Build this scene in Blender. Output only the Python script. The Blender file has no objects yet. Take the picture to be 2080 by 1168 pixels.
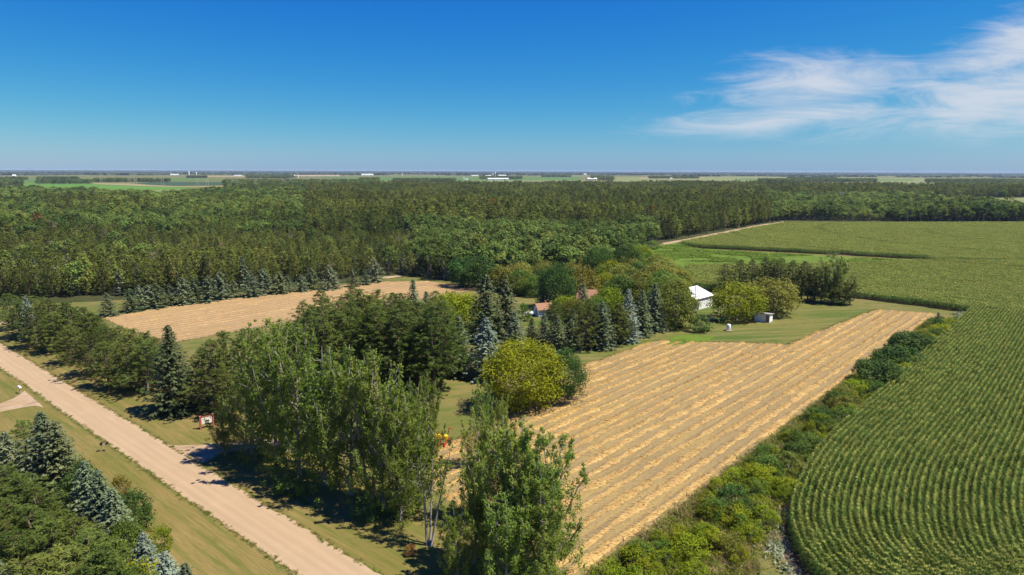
import bpy, math, random
import numpy as np

SC = bpy.context.scene
COL = SC.collection
# ------------------------------------------------------------------ camera
CAMH = 40.0
FPX = 1387.0
PITCH = math.atan((584 - 347) / FPX)
ROLL = 6 / 2080
Fv = np.array([0, math.cos(PITCH), -math.sin(PITCH)])
U0 = np.array([0, math.sin(PITCH), math.cos(PITCH)])
R0 = np.array([1.0, 0, 0])
Rv = math.cos(ROLL) * R0 + math.sin(ROLL) * U0
Uv = -math.sin(ROLL) * R0 + math.cos(ROLL) * U0
from mathutils import Matrix, Vector
cam_d = bpy.data.cameras.new('camera')
cam_d.sensor_width = 36
cam_d.lens = 36 * FPX / 2080
cam_d.clip_start = 0.5
cam_d.clip_end = 80000
cam = bpy.data.objects.new('camera', cam_d)
COL.objects.link(cam)
cam.matrix_world = Matrix(((Rv[0], Uv[0], -Fv[0], 0), (Rv[1], Uv[1], -Fv[1], 0), (Rv[2], Uv[2], -Fv[2], CAMH), (0, 0, 0, 1)))
SC.camera = cam

# ------------------------------------------------------------------ light
SUN_EL = math.radians(60)
SUN_AZ = math.radians(-10)          # from +X (picture right) towards +Y (away from the camera)
sd = np.array([math.cos(SUN_EL) * math.cos(SUN_AZ), math.cos(SUN_EL) * math.sin(SUN_AZ), math.sin(SUN_EL)])
sun_l = bpy.data.lights.new('sun', 'SUN')
sun_l.energy = 5.0
sun_l.angle = math.radians(0.5)
sun_l.color = (1.0, 0.93, 0.80)
sun = bpy.data.objects.new('sun', sun_l)
COL.objects.link(sun)
sun.rotation_euler = Vector(sd).to_track_quat('Z', 'Y').to_euler()
sun.location = (0, 0, 200)

world = bpy.data.worlds.new('World')
SC.world = world
world.use_nodes = True
wt = world.node_tree
wt.nodes.clear()


class NB:
    """small node builder"""
    def __init__(s, tree):
        s.t = tree

    def n(s, kind, **kw):
        o = s.t.nodes.new(kind)
        for k, v in kw.items():
            if k.startswith('i_'):
                key = k[2:]
                sock = o.inputs[int(key)] if key.isdigit() else o.inputs[key]
                s.put(sock, v)
            else:
                setattr(o, k, v)
        return o

    def put(s, sock, v):
        if isinstance(v, bpy.types.NodeSocket):
            s.t.links.new(v, sock)
        elif v is not None:
            if isinstance(v, (tuple, list)) and len(v) == 3 and sock.type == 'RGBA':
                v = (*v, 1)
            sock.default_value = v

    def m(s, op, a, b=None, c=None):
        o = s.t.nodes.new('ShaderNodeMath')
        o.operation = op
        s.put(o.inputs[0], a)
        if b is not None:
            s.put(o.inputs[1], b)
        if c is not None:
            s.put(o.inputs[2], c)
        return o.outputs[0]

    def mix(s, f, a, b, mode='MIX'):
        o = s.t.nodes.new('ShaderNodeMix')
        o.data_type = 'RGBA'
        o.blend_type = mode
        s.put(o.inputs[0], f)
        s.put(o.inputs[6], a)
        s.put(o.inputs[7], b)
        return o.outputs[2]

    def ramp(s, f, lo, hi):
        o = s.t.nodes.new('ShaderNodeMapRange')
        o.interpolation_type = 'SMOOTHSTEP'
        s.put(o.inputs[0], f)
        o.inputs[1].default_value = lo
        o.inputs[2].default_value = hi
        return o.outputs[0]

    def noise(s, vec, scale, detail=4, rough=0.55, dist=0.0):
        o = s.t.nodes.new('ShaderNodeTexNoise')
        s.put(o.inputs['Vector'], vec)
        o.inputs['Scale'].default_value = scale
        o.inputs['Detail'].default_value = detail
        o.inputs['Roughness'].default_value = rough
        o.inputs['Distortion'].default_value = dist
        return o.outputs[0]

    def mapping(s, vec, rot=0.0, scale=(1, 1, 1)):
        o = s.t.nodes.new('ShaderNodeMapping')
        s.put(o.inputs['Vector'], vec)
        o.inputs['Rotation'].default_value = (0, 0, rot)
        o.inputs['Scale'].default_value = scale
        return o.outputs[0]


EXPOSURE = 0.72
SKY_GAIN = 2 ** -EXPOSURE          # keeps the sky itself at the photograph's level


def build_world():
    b = NB(wt)
    sky = b.n('ShaderNodeTexSky', sky_type='NISHITA', sun_disc=False, sun_elevation=SUN_EL,
              sun_rotation=math.pi / 2 - SUN_AZ, altitude=0.0, air_density=1.0, dust_density=0.2, ozone_density=1.5)
    # the photograph's sky is deeply saturated: a tone curve per channel on the physical sky
    K = 0.105
    sp = b.n('ShaderNodeSeparateColor', i_0=sky.outputs[0])
    ch = []
    for i, (gain, gam) in enumerate(((0.60, 2.45), (0.731, 1.32), (0.77, 0.32))):
        ch.append(b.m('MULTIPLY', b.m('POWER', b.m('MULTIPLY', sp.outputs[i], K), gam), gain * SKY_GAIN / K))
    hs = b.n('ShaderNodeCombineColor', i_0=ch[0], i_1=ch[1], i_2=ch[2])
    tc = b.n('ShaderNodeTexCoord')
    sep = b.n('ShaderNodeSeparateXYZ', i_0=tc.outputs['Generated'])
    x, y, z = sep.outputs
    ysafe = b.m('MAXIMUM', y, 0.05)
    a = b.m('DIVIDE', x, ysafe)
    e = b.m('DIVIDE', z, ysafe)
    comb = b.n('ShaderNodeCombineXYZ', i_0=a, i_1=e, i_2=0.0).outputs[0]
    # cloud banks: soft ellipses in direction space, torn apart by stretched noise
    fine = b.noise(b.mapping(comb, -0.22, (3.4, 17, 1)), 1.9, 9, 0.66, 0.9)
    broad = b.noise(b.mapping(comb, -0.16, (4, 11, 1)), 1.0, 4, 0.5, 0.3)
    total = None
    for (px, py, hw, hh, rot, w) in [(1640, 178, 225, 50, 0.03, 1.0), (1590, 246, 330, 34, 0.10, 0.85), (2040, 110, 185, 62, 0.22, 1.1),
                                     (2010, 205, 330, 92, 0.12, 0.95), (1880, 262, 420, 30, 0.05, 0.5), (2700, 130, 560, 170, 0.15, 1.0)]:
        ca, ce = (px - 1040) / FPX, (347 - py) / FPX
        dx = b.m('SUBTRACT', a, ca)
        dy = b.m('SUBTRACT', e, ce)
        cr, sr = math.cos(rot), math.sin(rot)
        rx = b.m('DIVIDE', b.m('ADD', b.m('MULTIPLY', dx, cr), b.m('MULTIPLY', dy, sr)), hw / FPX)
        ry = b.m('DIVIDE', b.m('SUBTRACT', b.m('MULTIPLY', dy, cr), b.m('MULTIPLY', dx, sr)), hh / FPX)
        d = b.m('SQRT', b.m('ADD', b.m('MULTIPLY', rx, rx), b.m('MULTIPLY', ry, ry)))
        g = b.m('MULTIPLY', b.m('SUBTRACT', 1.35, d), w)
        total = g if total is None else b.m('MAXIMUM', total, g)
    val = b.m('ADD', b.m('MULTIPLY', total, 0.95), b.m('MULTIPLY', b.m('SUBTRACT', fine, 0.5), 2.0))
    val = b.m('ADD', val, b.m('MULTIPLY', b.m('SUBTRACT', broad, 0.5), 1.0))
    mask = b.ramp(val, 0.0, 1.25)
    mask = b.m('MULTIPLY', mask, b.ramp(e, 0.02, 0.075))
    mask = b.m('MULTIPLY', mask, b.ramp(y, 0.05, 0.25))
    mask = b.m('MULTIPLY', mask, 0.84)
    col = b.mix(mask, hs.outputs[0], tuple(q * SKY_GAIN for q in (6.6, 6.9, 7.6)))
    bg = b.n('ShaderNodeBackground', i_Color=col, i_Strength=0.105)
    out = b.n('ShaderNodeOutputWorld')
    wt.links.new(bg.outputs[0], out.inputs[0])


build_world()
SC.view_settings.view_transform = 'Standard'
SC.view_settings.look = 'None'
SC.view_settings.gamma = 1
SC.view_settings.exposure = EXPOSURE
SC.view_settings.use_curve_mapping = False
cy = SC.cycles
cy.max_bounces = 5
cy.diffuse_bounces = 2
cy.glossy_bounces = 1
cy.transmission_bounces = 3
cy.transparent_max_bounces = 8
cy.volume_bounces = 0
cy.use_denoising = True
cy.denoiser = 'OPENIMAGEDENOISE'
cy.caustics_reflective = False
cy.caustics_refractive = False
SC.render.film_transparent = False


# ------------------------------------------------------------------ pixel helpers
def ray(x, y):
    return Fv + (x - 1040) / FPX * Rv - (y - 584) / FPX * Uv


def G(x, y, z=0.0):
    """ground point that shows at photo pixel x, y"""
    d = ray(x, y)
    t = (CAMH - z) / -d[2]
    return np.array([t * d[0], t * d[1]])


def height_at(base, x, ytop):
    """height of a thing standing at ground point base whose top shows at photo row ytop"""
    d = ray(x, ytop)
    k = np.hypot(*base) / np.hypot(d[0], d[1])
    return CAMH + d[2] * k


# ------------------------------------------------------------------ object helpers
def link(o):
    COL.objects.link(o)
    return o


def tag(o, label=None, cat=None, group=None, kind=None):
    if label:
        o['label'] = label
    if cat:
        o['category'] = cat
    if group:
        o['group'] = group
    if kind:
        o['kind'] = kind
    return o


def empty(name, loc, rz=0.0, sc=(1, 1, 1)):
    o = bpy.data.objects.new(name, None)
    o.empty_display_size = 0.3
    o.location = (loc[0], loc[1], loc[2] if len(loc) > 2 else 0)
    o.rotation_euler = (0, 0, rz)
    o.scale = sc
    return link(o)


class MB:
    """collects quads/tris, builds one mesh"""
    def __init__(s):
        s.v, s.f, s.mi, s.tint, s.n = [], [], [], [], 0

    def add(s, V, F, mi=0, tint=None):
        V = np.asarray(V, float).reshape(-1, 3)
        F = np.asarray(F, int)
        s.v.append(V)
        s.f.append(F + s.n)
        s.mi.append(np.full(len(F), mi, int))
        s.tint.append(np.full(len(V), 0.5) if tint is None else np.asarray(tint, float))
        s.n += len(V)
        return s

    def box(s, c, size, mi=0, rz=0.0, ry=0.0):
        x, y, z = [q / 2 for q in size]
        V = np.array([(-x, -y, -z), (x, -y, -z), (x, y, -z), (-x, y, -z), (-x, -y, z), (x, -y, z), (x, y, z), (-x, y, z)])
        if ry:
            c_, s_ = math.cos(ry), math.sin(ry)
            V = np.c_[V[:, 0] * c_ + V[:, 2] * s_, V[:, 1], -V[:, 0] * s_ + V[:, 2] * c_]
        if rz:
            c_, s_ = math.cos(rz), math.sin(rz)
            V = np.c_[V[:, 0] * c_ - V[:, 1] * s_, V[:, 0] * s_ + V[:, 1] * c_, V[:, 2]]
        return s.add(V + np.array(c), [(0, 3, 2, 1), (4, 5, 6, 7), (0, 1, 5, 4), (1, 2, 6, 5), (2, 3, 7, 6), (3, 0, 4, 7)], mi)

    def tube(s, path, rad, n=6, mi=0, cap=True):
        P = np.asarray(path, float)
        k = len(P)
        rad = np.full(k, rad) if np.isscalar(rad) else np.asarray(rad, float)
        T = np.gradient(P, axis=0)
        T /= np.linalg.norm(T, axis=1)[:, None] + 1e-9
        ref = np.array([0, 0, 1.0]) if abs(T[0][2]) < 0.9 else np.array([1.0, 0, 0])
        A = np.cross(T, ref)
        A /= np.linalg.norm(A, axis=1)[:, None] + 1e-9
        B = np.cross(T, A)
        th = np.linspace(0, 2 * math.pi, n, endpoint=False)
        V = P[:, None, :] + rad[:, None, None] * (A[:, None, :] * np.cos(th)[None, :, None] + B[:, None, :] * np.sin(th)[None, :, None])
        F = []
        for i in range(k - 1):
            for j in range(n):
                F.append((i * n + j, i * n + (j + 1) % n, (i + 1) * n + (j + 1) % n, (i + 1) * n + j))
        s.add(V.reshape(-1, 3), F, mi)
        if cap:
            base = s.n - k * n
            for st in (0, (k - 1) * n):
                c = s.n
                s.v.append(P[0 if st == 0 else -1][None, :])
                s.tint.append(np.array([0.5]))
                s.n += 1
                s.f.append(np.array([(base + st + j, base + st + (j + 1) % n, c, c) for j in range(n)]))
                s.mi.append(np.full(n, mi, int))
        return s

    def build(s, name, mats, parent=None, smooth=False, do_link=True, mesh_only=False):
        me = mesh_from(name, np.concatenate(s.v), np.concatenate(s.f), np.concatenate(s.mi), np.concatenate(s.tint), mats, smooth)
        if mesh_only:
            return me
        o = bpy.data.objects.new(name, me)
        if parent:
            o.parent = parent
        if do_link:
            link(o)
        return o


def mesh_from(name, V, F, mi, tint, mats, smooth=False):
    me = bpy.data.meshes.new(name)
    tri = F[:, 2] == F[:, 3]
    cnt = np.where(tri, 3, 4)
    loops = F.reshape(-1)[np.repeat(True, F.size)].reshape(-1, 4)
    keep = np.ones_like(loops, bool)
    keep[tri, 3] = False
    flat = loops[keep]
    me.vertices.add(len(V))
    me.vertices.foreach_set('co', V.astype(np.float32).ravel())
    me.loops.add(len(flat))
    me.loops.foreach_set('vertex_index', flat.astype(np.int32))
    me.polygons.add(len(F))
    st = np.concatenate([[0], np.cumsum(cnt)[:-1]])
    me.polygons.foreach_set('loop_start', st.astype(np.int32))
    if mi is not None:
        me.polygons.foreach_set('material_index', np.asarray(mi, np.int32))
    if smooth:
        me.polygons.foreach_set('use_smooth', np.ones(len(F), bool))
    else:
        me.polygons.foreach_set('use_smooth', np.zeros(len(F), bool))
    if tint is not None:
        at = me.attributes.new('tint', 'FLOAT', 'POINT')
        at.data.foreach_set('value', np.asarray(tint, np.float32))
    for m in (mats if isinstance(mats, (list, tuple)) else [mats]):
        me.materials.append(m)
    me.update(calc_edges=True)
    me.validate()
    return me


# ------------------------------------------------------------------ materials
def new_mat(name):
    m = bpy.data.materials.new(name)
    m.use_nodes = True
    m.node_tree.nodes.clear()
    return m, NB(m.node_tree)


def finish(m, b, shader):
    out = b.n('ShaderNodeOutputMaterial')
    m.node_tree.links.new(shader, out.inputs[0])
    return m


def leaf_mat(name, c0, c1, transl=0.3, rough=0.6, var=0.25, huev=0.04, stand=0.0):
    m, b = new_mat(name)
    at = b.n('ShaderNodeAttribute', attribute_name='tint').outputs['Fac']
    oi = b.n('ShaderNodeObjectInfo').outputs['Random']
    geo = b.n('ShaderNodeNewGeometry').outputs['Position']
    big = b.noise(geo, 0.35, 2)
    f = b.m('ADD', b.m('MULTIPLY', at, 0.55), b.m('MULTIPLY', oi, 0.3))
    f = b.m('ADD', f, b.m('MULTIPLY', b.m('SUBTRACT', big, 0.5), 0.7))
    if stand:
        f = b.m('ADD', f, b.m('MULTIPLY', b.m('SUBTRACT', b.noise(geo, 0.011, 3), 0.5), stand))
    col = b.mix(b.ramp(f, 0.05, 0.95), c0, c1)
    hs = b.n('ShaderNodeHueSaturation', i_Color=col, i_Value=b.m('ADD', 1 - var / 2, b.m('MULTIPLY', oi, var)),
             i_Hue=b.m('ADD', 0.482 - huev / 2, b.m('ADD', b.m('MULTIPLY', at, 0.02), b.m('MULTIPLY', b.m('FRACT', b.m('MULTIPLY', oi, 7.3)), huev))))
    df = b.n('ShaderNodeBsdfPrincipled', i_Roughness=rough)
    b.put(df.inputs['Base Color'], hs.outputs[0])
    df.inputs['Specular IOR Level'].default_value = 0.10
    tr = b.n('ShaderNodeBsdfTranslucent', i_Color=hs.outputs[0])
    mx = b.n('ShaderNodeMixShader', i_0=transl, i_1=df.outputs[0], i_2=tr.outputs[0])
    return finish(m, b, mx.outputs[0])


def simple_mat(name, col, rough=0.7, metal=0.0, var=0.12, scale=3.0, bump=0.0, spec=0.3):
    m, b = new_mat(name)
    geo = b.n('ShaderNodeTexCoord').outputs['Object']
    nz = b.noise(geo, scale, 5)
    c = b.mix(nz, tuple(q * (1 - var) for q in col), tuple(min(1, q * (1 + var)) for q in col))
    p = b.n('ShaderNodeBsdfPrincipled', i_Roughness=rough, i_Metallic=metal)
    b.put(p.inputs['Base Color'], c)
    p.inputs['Specular IOR Level'].default_value = spec
    if bump:
        bp = b.n('ShaderNodeBump', i_Strength=bump, i_Distance=0.05, i_Height=nz)
        b.put(p.inputs['Normal'], bp.outputs[0])
    return finish(m, b, p.outputs[0])


def ground_mat(name, cols, rot=0.0, stretch=1.0, s0=0.05, s1=0.6, s2=5.0, bump=0.3, fine=0.35, bd=0.12):
    """cols: three colours mixed by noises of three sizes; stretch > 1 draws streaks along rot"""
    cols = [tuple(q * 0.79 for q in c) for c in cols]
    m, b = new_mat(name)
    geo = b.n('ShaderNodeNewGeometry').outputs['Position']
    v = b.mapping(geo, 0, (1, 1, 0))
    vs = b.n('ShaderNodeVectorRotate', rotation_type='Z_AXIS', i_Vector=v, i_Angle=-rot).outputs[0]
    vs = b.mapping(vs, 0, (1 / stretch, 1, 1))
    n0 = b.noise(v, s0, 4)
    n1 = b.noise(vs, s1, 5, 0.6)
    n2 = b.noise(vs, s2, 4, 0.7)
    c = b.mix(b.ramp(n0, 0.38, 0.62), cols[0], cols[1])
    c = b.mix(b.ramp(n1, 0.42, 0.68), c, cols[2])
    c = b.mix(b.m('MULTIPLY', b.ramp(n2, 0.3, 0.7), fine), c, tuple(q * 0.45 for q in cols[0]))
    p = b.n('ShaderNodeBsdfPrincipled', i_Roughness=0.9)
    b.put(p.inputs['Base Color'], c)
    p.inputs['Specular IOR Level'].default_value = 0.1
    if bump:
        hgt = b.m('ADD', n2, b.m('MULTIPLY', n1, 0.6))
        bp = b.n('ShaderNodeBump', i_Strength=bump, i_Distance=bd, i_Height=hgt)
        b.put(p.inputs['Normal'], bp.outputs[0])
    return finish(m, b, p.outputs[0])


M = {}
M['pine'] = leaf_mat('pine_needles', (0.075, 0.118, 0.020), (0.190, 0.232, 0.048), 0.32)
M['pine_dark'] = leaf_mat('dark_pine_needles', (0.055, 0.078, 0.022), (0.140, 0.160, 0.048), 0.3)
M['spruce'] = leaf_mat('spruce_needles', (0.068, 0.099, 0.039), (0.180, 0.210, 0.093), 0.2)
M['spruce_blue'] = leaf_mat('blue_spruce_needles', (0.135, 0.178, 0.130), (0.272, 0.332, 0.252), 0.2)
M['spruce_grey'] = leaf_mat('grey_spruce_needles', (0.092, 0.125, 0.062), (0.195, 0.232, 0.125), 0.2)
M['poplar'] = leaf_mat('poplar_leaves', (0.140, 0.220, 0.028), (0.330, 0.410, 0.078), 0.55, 0.5)
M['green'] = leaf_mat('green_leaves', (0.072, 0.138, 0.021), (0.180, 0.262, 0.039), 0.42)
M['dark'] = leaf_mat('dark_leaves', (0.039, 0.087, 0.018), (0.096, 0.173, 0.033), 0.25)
M['lime'] = leaf_mat('lime_leaves', (0.145, 0.205, 0.010), (0.350, 0.405, 0.020), 0.45)
M['olive'] = leaf_mat('olive_leaves', (0.143, 0.173, 0.024), (0.285, 0.285, 0.054), 0.42)
M['brown'] = leaf_mat('rust_leaves', (0.24, 0.10, 0.020), (0.42, 0.19, 0.045), 0.25)
M['ochre'] = leaf_mat('ochre_leaves', (0.150, 0.145, 0.020), (0.270, 0.245, 0.042), 0.3)
M['wood_pine'] = leaf_mat('wood_pine_foliage', (0.088, 0.125, 0.022), (0.200, 0.225, 0.042), 0.3, var=0.7, stand=1.5)
M['wood_leaf'] = leaf_mat('wood_broadleaf_foliage', (0.075, 0.135, 0.028), (0.205, 0.265, 0.055), 0.35, var=0.7, stand=1.5)
M['bark'] = simple_mat('grey_bark', (0.26, 0.22, 0.17), 0.9, var=0.35, scale=6)
M['bark_pale'] = simple_mat('pale_poplar_bark', (0.28, 0.245, 0.19), 0.9, var=0.4, scale=5)
M['bark_dark'] = simple_mat('brown_conifer_bark', (0.15, 0.105, 0.07), 0.9, var=0.3, scale=6)


# ------------------------------------------------------------------ tree meshes
def unit(v):
    return v / (np.linalg.norm(v, axis=-1, keepdims=True) + 1e-9)


def cards(mb, C, N, L, W, rng, axis=None, mi=0, tint=None):
    """rhombic leaf faces at C facing N, length L along axis (random when None), width W"""
    n = len(C)
    if n == 0:
        return
    N = unit(N)
    if axis is None:
        axis = rng.normal(size=(n, 3))
    T = axis - (axis * N).sum(1, keepdims=True) * N
    T = unit(T)
    B = np.cross(N, T)
    L = np.broadcast_to(L, n)[:, None] / 2
    W = np.broadcast_to(W, n)[:, None] / 2
    V = np.stack([C - T * L, C + B * W - T * L * 0.15, C + T * L, C - B * W - T * L * 0.15], 1)
    F = np.arange(n * 4).reshape(n, 4)
    tt = rng.random(n) if tint is None else tint
    mb.add(V.reshape(-1, 3), F, mi, np.repeat(tt, 4))


def sphere_dirs(n, rng):
    return unit(rng.normal(size=(n, 3)))


def broadleaf(seed, h=12.0, cr=5.0, base=0.18, clumps=60, per=60, leaf=0.35, lumps=5, trunk_r=0.22, squash=0.8, multi=1):
    rng = np.random.default_rng(seed)
    T, C = MB(), MB()
    zb = h * base
    cz = (h - zb) / 2
    mid = np.array([0, 0, zb + cz * 0.96])
    ld = sphere_dirs(lumps, rng)
    amp = rng.uniform(0.06, 0.22, lumps)
    d = sphere_dirs(clumps, rng)
    if base > 0.06:
        low = d[:, 2] < -0.55
        d[low, 2] *= -0.6
    d = unit(d)
    fr = rng.uniform(0.5, 1.0, clumps) ** 0.6
    fr *= 1 + (np.clip(d @ ld.T, 0, 1) ** 3 * amp).sum(1) - 0.12
    P = mid + d * fr[:, None] * np.array([cr * 0.88, cr * 0.88, cz * 0.92])
    prof = np.clip((P[:, 2] - zb) / (h - zb), 0, 1)
    P[:, :2] *= (1 - 0.30 * np.clip(prof - 0.5, 0, 1) + (0.25 * np.clip(0.45 - prof, 0, 1) if base < 0.06 else 0))[:, None]
    rc = cr * rng.uniform(0.16, 0.28, clumps)
    for k in range(clumps):
        n = int(per * rng.uniform(0.6, 1.25))
        q = sphere_dirs(n, rng)
        rr = rc[k] * rng.uniform(0.62, 1.06, n)
        pos = P[k] + q * rr[:, None] * np.array([1, 1, squash])
        pos[:, 2] = np.maximum(pos[:, 2], 0.12)
        nor = q * 0.85 + np.array([0.15, 0.0, 0.5]) + rng.normal(size=(n, 3)) * 0.4
        ct = rng.random()
        cards(C, pos, nor, leaf * rng.uniform(0.7, 1.3, n), leaf * 0.72 * rng.uniform(0.7, 1.3, n), rng, tint=np.clip(ct * 0.6 + rng.random(n) * 0.5, 0, 1))
    for q in range(multi):
        off = np.array([0, 0, 0]) if multi == 1 else np.array([*(rng.normal(size=2) * 0.3), 0])
        top = mid + np.array([rng.normal() * 0.3 * (q + 1), rng.normal() * 0.3 * (q + 1), cz * 0.35])
        tr = np.linspace(0, 1, 7)[:, None]
        path = off * (1 - tr) + (off + top) * tr
        path[0, 2] = -0.1
        path[1:-1, :2] += rng.normal(size=(5, 2)) * 0.1
        T.tube(path, trunk_r * (1 - 0.75 * tr[:, 0]) * np.where(tr[:, 0] == 0, 1.35, 1), 7)
    for k in rng.choice(clumps, min(clumps, 14), replace=False):
        z0 = min(P[k][2] * rng.uniform(0.35, 0.65), top[2] * 0.9)
        a = np.array([top[0] * z0 / top[2], top[1] * z0 / top[2], z0])
        tr = np.linspace(0, 1, 5)[:, None]
        path = a * (1 - tr) + P[k] * tr
        path[:, 2] += np.sin(tr[:, 0] * math.pi) * 0.25
        T.tube(path, trunk_r * 0.42 * (1 - 0.8 * tr[:, 0]), 5)
    return T, C


def poplar(seed, h=18.0, limbs=7, spread=3.2, fork=0.22, per=52, leaf=0.27, dead=2, clear=0.12, stems=1, skirt=0):
    """tall poplar: steep limbs, each a plume of leaf clusters; a few dead bare limbs"""
    rng = np.random.default_rng(seed)
    T, C = MB(), MB()

    def cluster(p, r, n):
        q = sphere_dirs(n, rng)
        pos = p + q * (r * rng.uniform(0.25, 1.05, n))[:, None] * np.array([1, 1, 1.1])
        pos[:, 2] = np.maximum(pos[:, 2], 0.15)
        nor = q * 0.45 + np.array([0.2, 0.05, 0.6]) + rng.normal(size=(n, 3)) * 0.55
        ct = rng.random()
        cards(C, pos, nor, leaf * rng.uniform(0.65, 1.25, n), leaf * 0.8 * rng.uniform(0.65, 1.25, n), rng, tint=np.clip(ct * 0.5 + rng.random(n) * 0.6, 0, 1))

    stemtops = []
    for s in range(stems):
        a0 = rng.uniform(0, 6.28)
        lean = rng.uniform(0.0, 0.06) if stems == 1 else rng.uniform(0.08, 0.2)
        tr = np.linspace(0, 1, 9)[:, None]
        off = np.array([math.cos(a0), math.sin(a0), 0]) * (0.35 if stems > 1 else 0)
        path = off + tr * np.array([math.cos(a0) * lean * h, math.sin(a0) * lean * h, h * 0.93])
        path[1:, :2] += np.cumsum(rng.normal(size=(8, 2)) * 0.09, 0)
        path[0, 2] = -0.1
        rad = 0.24 * (1 - 0.9 * tr[:, 0]) * (0.8 if stems > 1 else 1)
        rad[0] *= 1.4
        T.tube(path, rad, 7)
        stemtops.append(path)
    nl = limbs
    for k in range(nl + dead):
        is_dead = k >= nl
        path0 = stemtops[rng.integers(len(stemtops))]
        t0 = (fork + (0.74 - fork) * (k + 0.5) / nl) if not is_dead else rng.uniform(0.25, 0.6)
        i = t0 * 8
        b0 = path0[int(i)] * (1 - i % 1) + path0[min(8, int(i) + 1)] * (i % 1)
        az = k * 2.4 + rng.uniform(-0.5, 0.5)
        out = spread * rng.uniform(0.6, 1.12) * (1.15 - 0.75 * t0)
        rise = (h - b0[2]) * rng.uniform(0.22 + 0.5 * t0, 0.60 + 0.42 * t0) if not is_dead else rng.uniform(1.5, 4.0)
        tr = np.linspace(0, 1, 7)[:, None]
        pth = b0 + np.c_[np.cos(az) * out * np.sin(tr * 1.45), np.sin(az) * out * np.sin(tr * 1.45), rise * tr ** 1.25]
        pth[1:] += rng.normal(size=(6, 3)) * 0.13
        T.tube(pth, 0.12 * (1 - 0.85 * tr[:, 0]) * (1.0 if not is_dead else 0.6), 5)
        if is_dead:
            for _ in range(3):
                j = rng.integers(2, 6)
                e = pth[j] + rng.normal(size=3) * np.array([0.9, 0.9, 0.4]) + np.array([0, 0, 0.6])
                T.tube([pth[j], (pth[j] + e) / 2 + rng.normal(size=3) * 0.08, e], [0.035, 0.028, 0.012], 4)
            continue
        L = np.linalg.norm(pth[-1] - pth[0])
        nc = int(L * 2.1) + 3
        for q in range(nc):
            t = 0.18 + 0.85 * q / nc
            j = min(t, 0.999) * 6
            p = pth[int(j)] * (1 - j % 1) + pth[min(6, int(j) + 1)] * (j % 1)
            wid = 0.88 * max(0.0, 1 - t) ** 0.55 + 0.20
            p = p + rng.normal(size=3) * wid * np.array([0.62, 0.62, 0.35])
            cluster(p, wid * rng.uniform(0.55, 0.95), int(per * (0.45 + wid) * rng.uniform(0.5, 1.1)))
            if rng.random() < 0.45:
                T.tube([pth[int(j)], (pth[int(j)] + p) / 2, p], [0.03, 0.024, 0.01], 4)
    # side sprays along the stems and a leafy leader
    for path in stemtops:
        for q in range(int(h * 1.5)):
            t = rng.uniform(clear, 1.0)
            j = min(t, 0.999) * 8
            p = path[int(j)] * (1 - j % 1) + path[min(8, int(j) + 1)] * (j % 1)
            wid = spread * 0.55 * max(0.0, 1 - t) ** 0.8 + 0.25
            e = p + np.array([rng.normal() * wid * 0.75, rng.normal() * wid * 0.75, rng.uniform(0.1, 0.9)])
            cluster(e, rng.uniform(0.35, 0.75), int(per * rng.uniform(0.4, 0.9)))
            if q % 2:
                T.tube([p, (p + e) / 2 + np.array([0, 0, -0.1]), e], [0.04, 0.03, 0.01], 4)
    for q in range(skirt):
        a, r = rng.uniform(0, 6.28), rng.uniform(0.3, 1.0) * spread
        cluster(np.array([math.cos(a) * r, math.sin(a) * r, rng.uniform(0.4, h * 0.34)]), rng.uniform(0.5, 1.0), int(per * 0.85))
    return T, C


def spruce(seed, h=12.0, rmax=2.7, spacing=0.42, nb=9, step=0.24, card=(0.5, 0.19), base=0.03, droop=0.32, ragged=0.12):
    rng = np.random.default_rng(seed)
    T, C = MB(), MB()
    T.tube([(0, 0, -0.1), (0, 0, h * 0.5), (0, 0, h * 0.98)], [0.022 * h * 0.75, 0.012 * h * 0.7, 0.01], 7)
    z = h * base
    k = 0
    while z < h * 0.985:
        t = z / h
        R = rmax * (max(0.0, 1 - t) ** 0.85) * rng.uniform(1 - ragged, 1 + ragged * 0.6) * min(1, 0.72 + t * 4)
        n = max(4, int(nb * (0.55 + 0.45 * (1 - t))))
        for q in range(n):
            az = q * 6.283 / n + k * 1.1 + rng.uniform(-0.25, 0.25)
            Lb = max(0.12, R * rng.uniform(0.72, 1.12))
            ns = max(2, int(Lb / step))
            s = (np.arange(ns) + rng.random(ns) * 0.6 + 0.55) / ns
            s = s[s > 0.16] if Lb > 0.7 else s
            ns = len(s)
            if ns == 0:
                continue
            dirv = np.array([math.cos(az), math.sin(az), 0])
            side = np.array([-math.sin(az), math.cos(az), 0])
            slope = 0.55 * t - droop * (1 - t)
            zz = z + Lb * (s * slope + 0.16 * s ** 3)
            ct = rng.random()
            for sgn in (-1, 0, 1):
                w = (0.16 + 0.30 * (1 - s)) * min(1.0, Lb * 0.6)
                pos = dirv * (Lb * s)[:, None] + side * (sgn * w * rng.uniform(0.5, 1.0, ns))[:, None]
                pos[:, 2] = zz + rng.normal(size=ns) * 0.05 - abs(sgn) * 0.05
                pos[:, 2] = np.maximum(pos[:, 2], 0.06)
                ax = dirv * 0.85 + side * sgn * 0.75 + np.array([0, 0, -0.22 + 0.35 * t])
                ax = np.tile(ax, (ns, 1)) + rng.normal(size=(ns, 3)) * 0.16
                nor = np.array([0, 0, 1.0]) + dirv * 0.35 + side * sgn * 0.25 + rng.normal(size=(ns, 3)) * 0.32
                cards(C, pos, nor, card[0] * rng.uniform(0.7, 1.25, ns), card[1] * rng.uniform(0.75, 1.3, ns), rng, axis=ax,
                      tint=np.clip(ct * 0.4 + 0.25 * s + rng.random(ns) * 0.35, 0, 1))
        z += spacing * rng.uniform(0.8, 1.2) * (1 - 0.35 * t)
        k += 1
    return T, C


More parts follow.
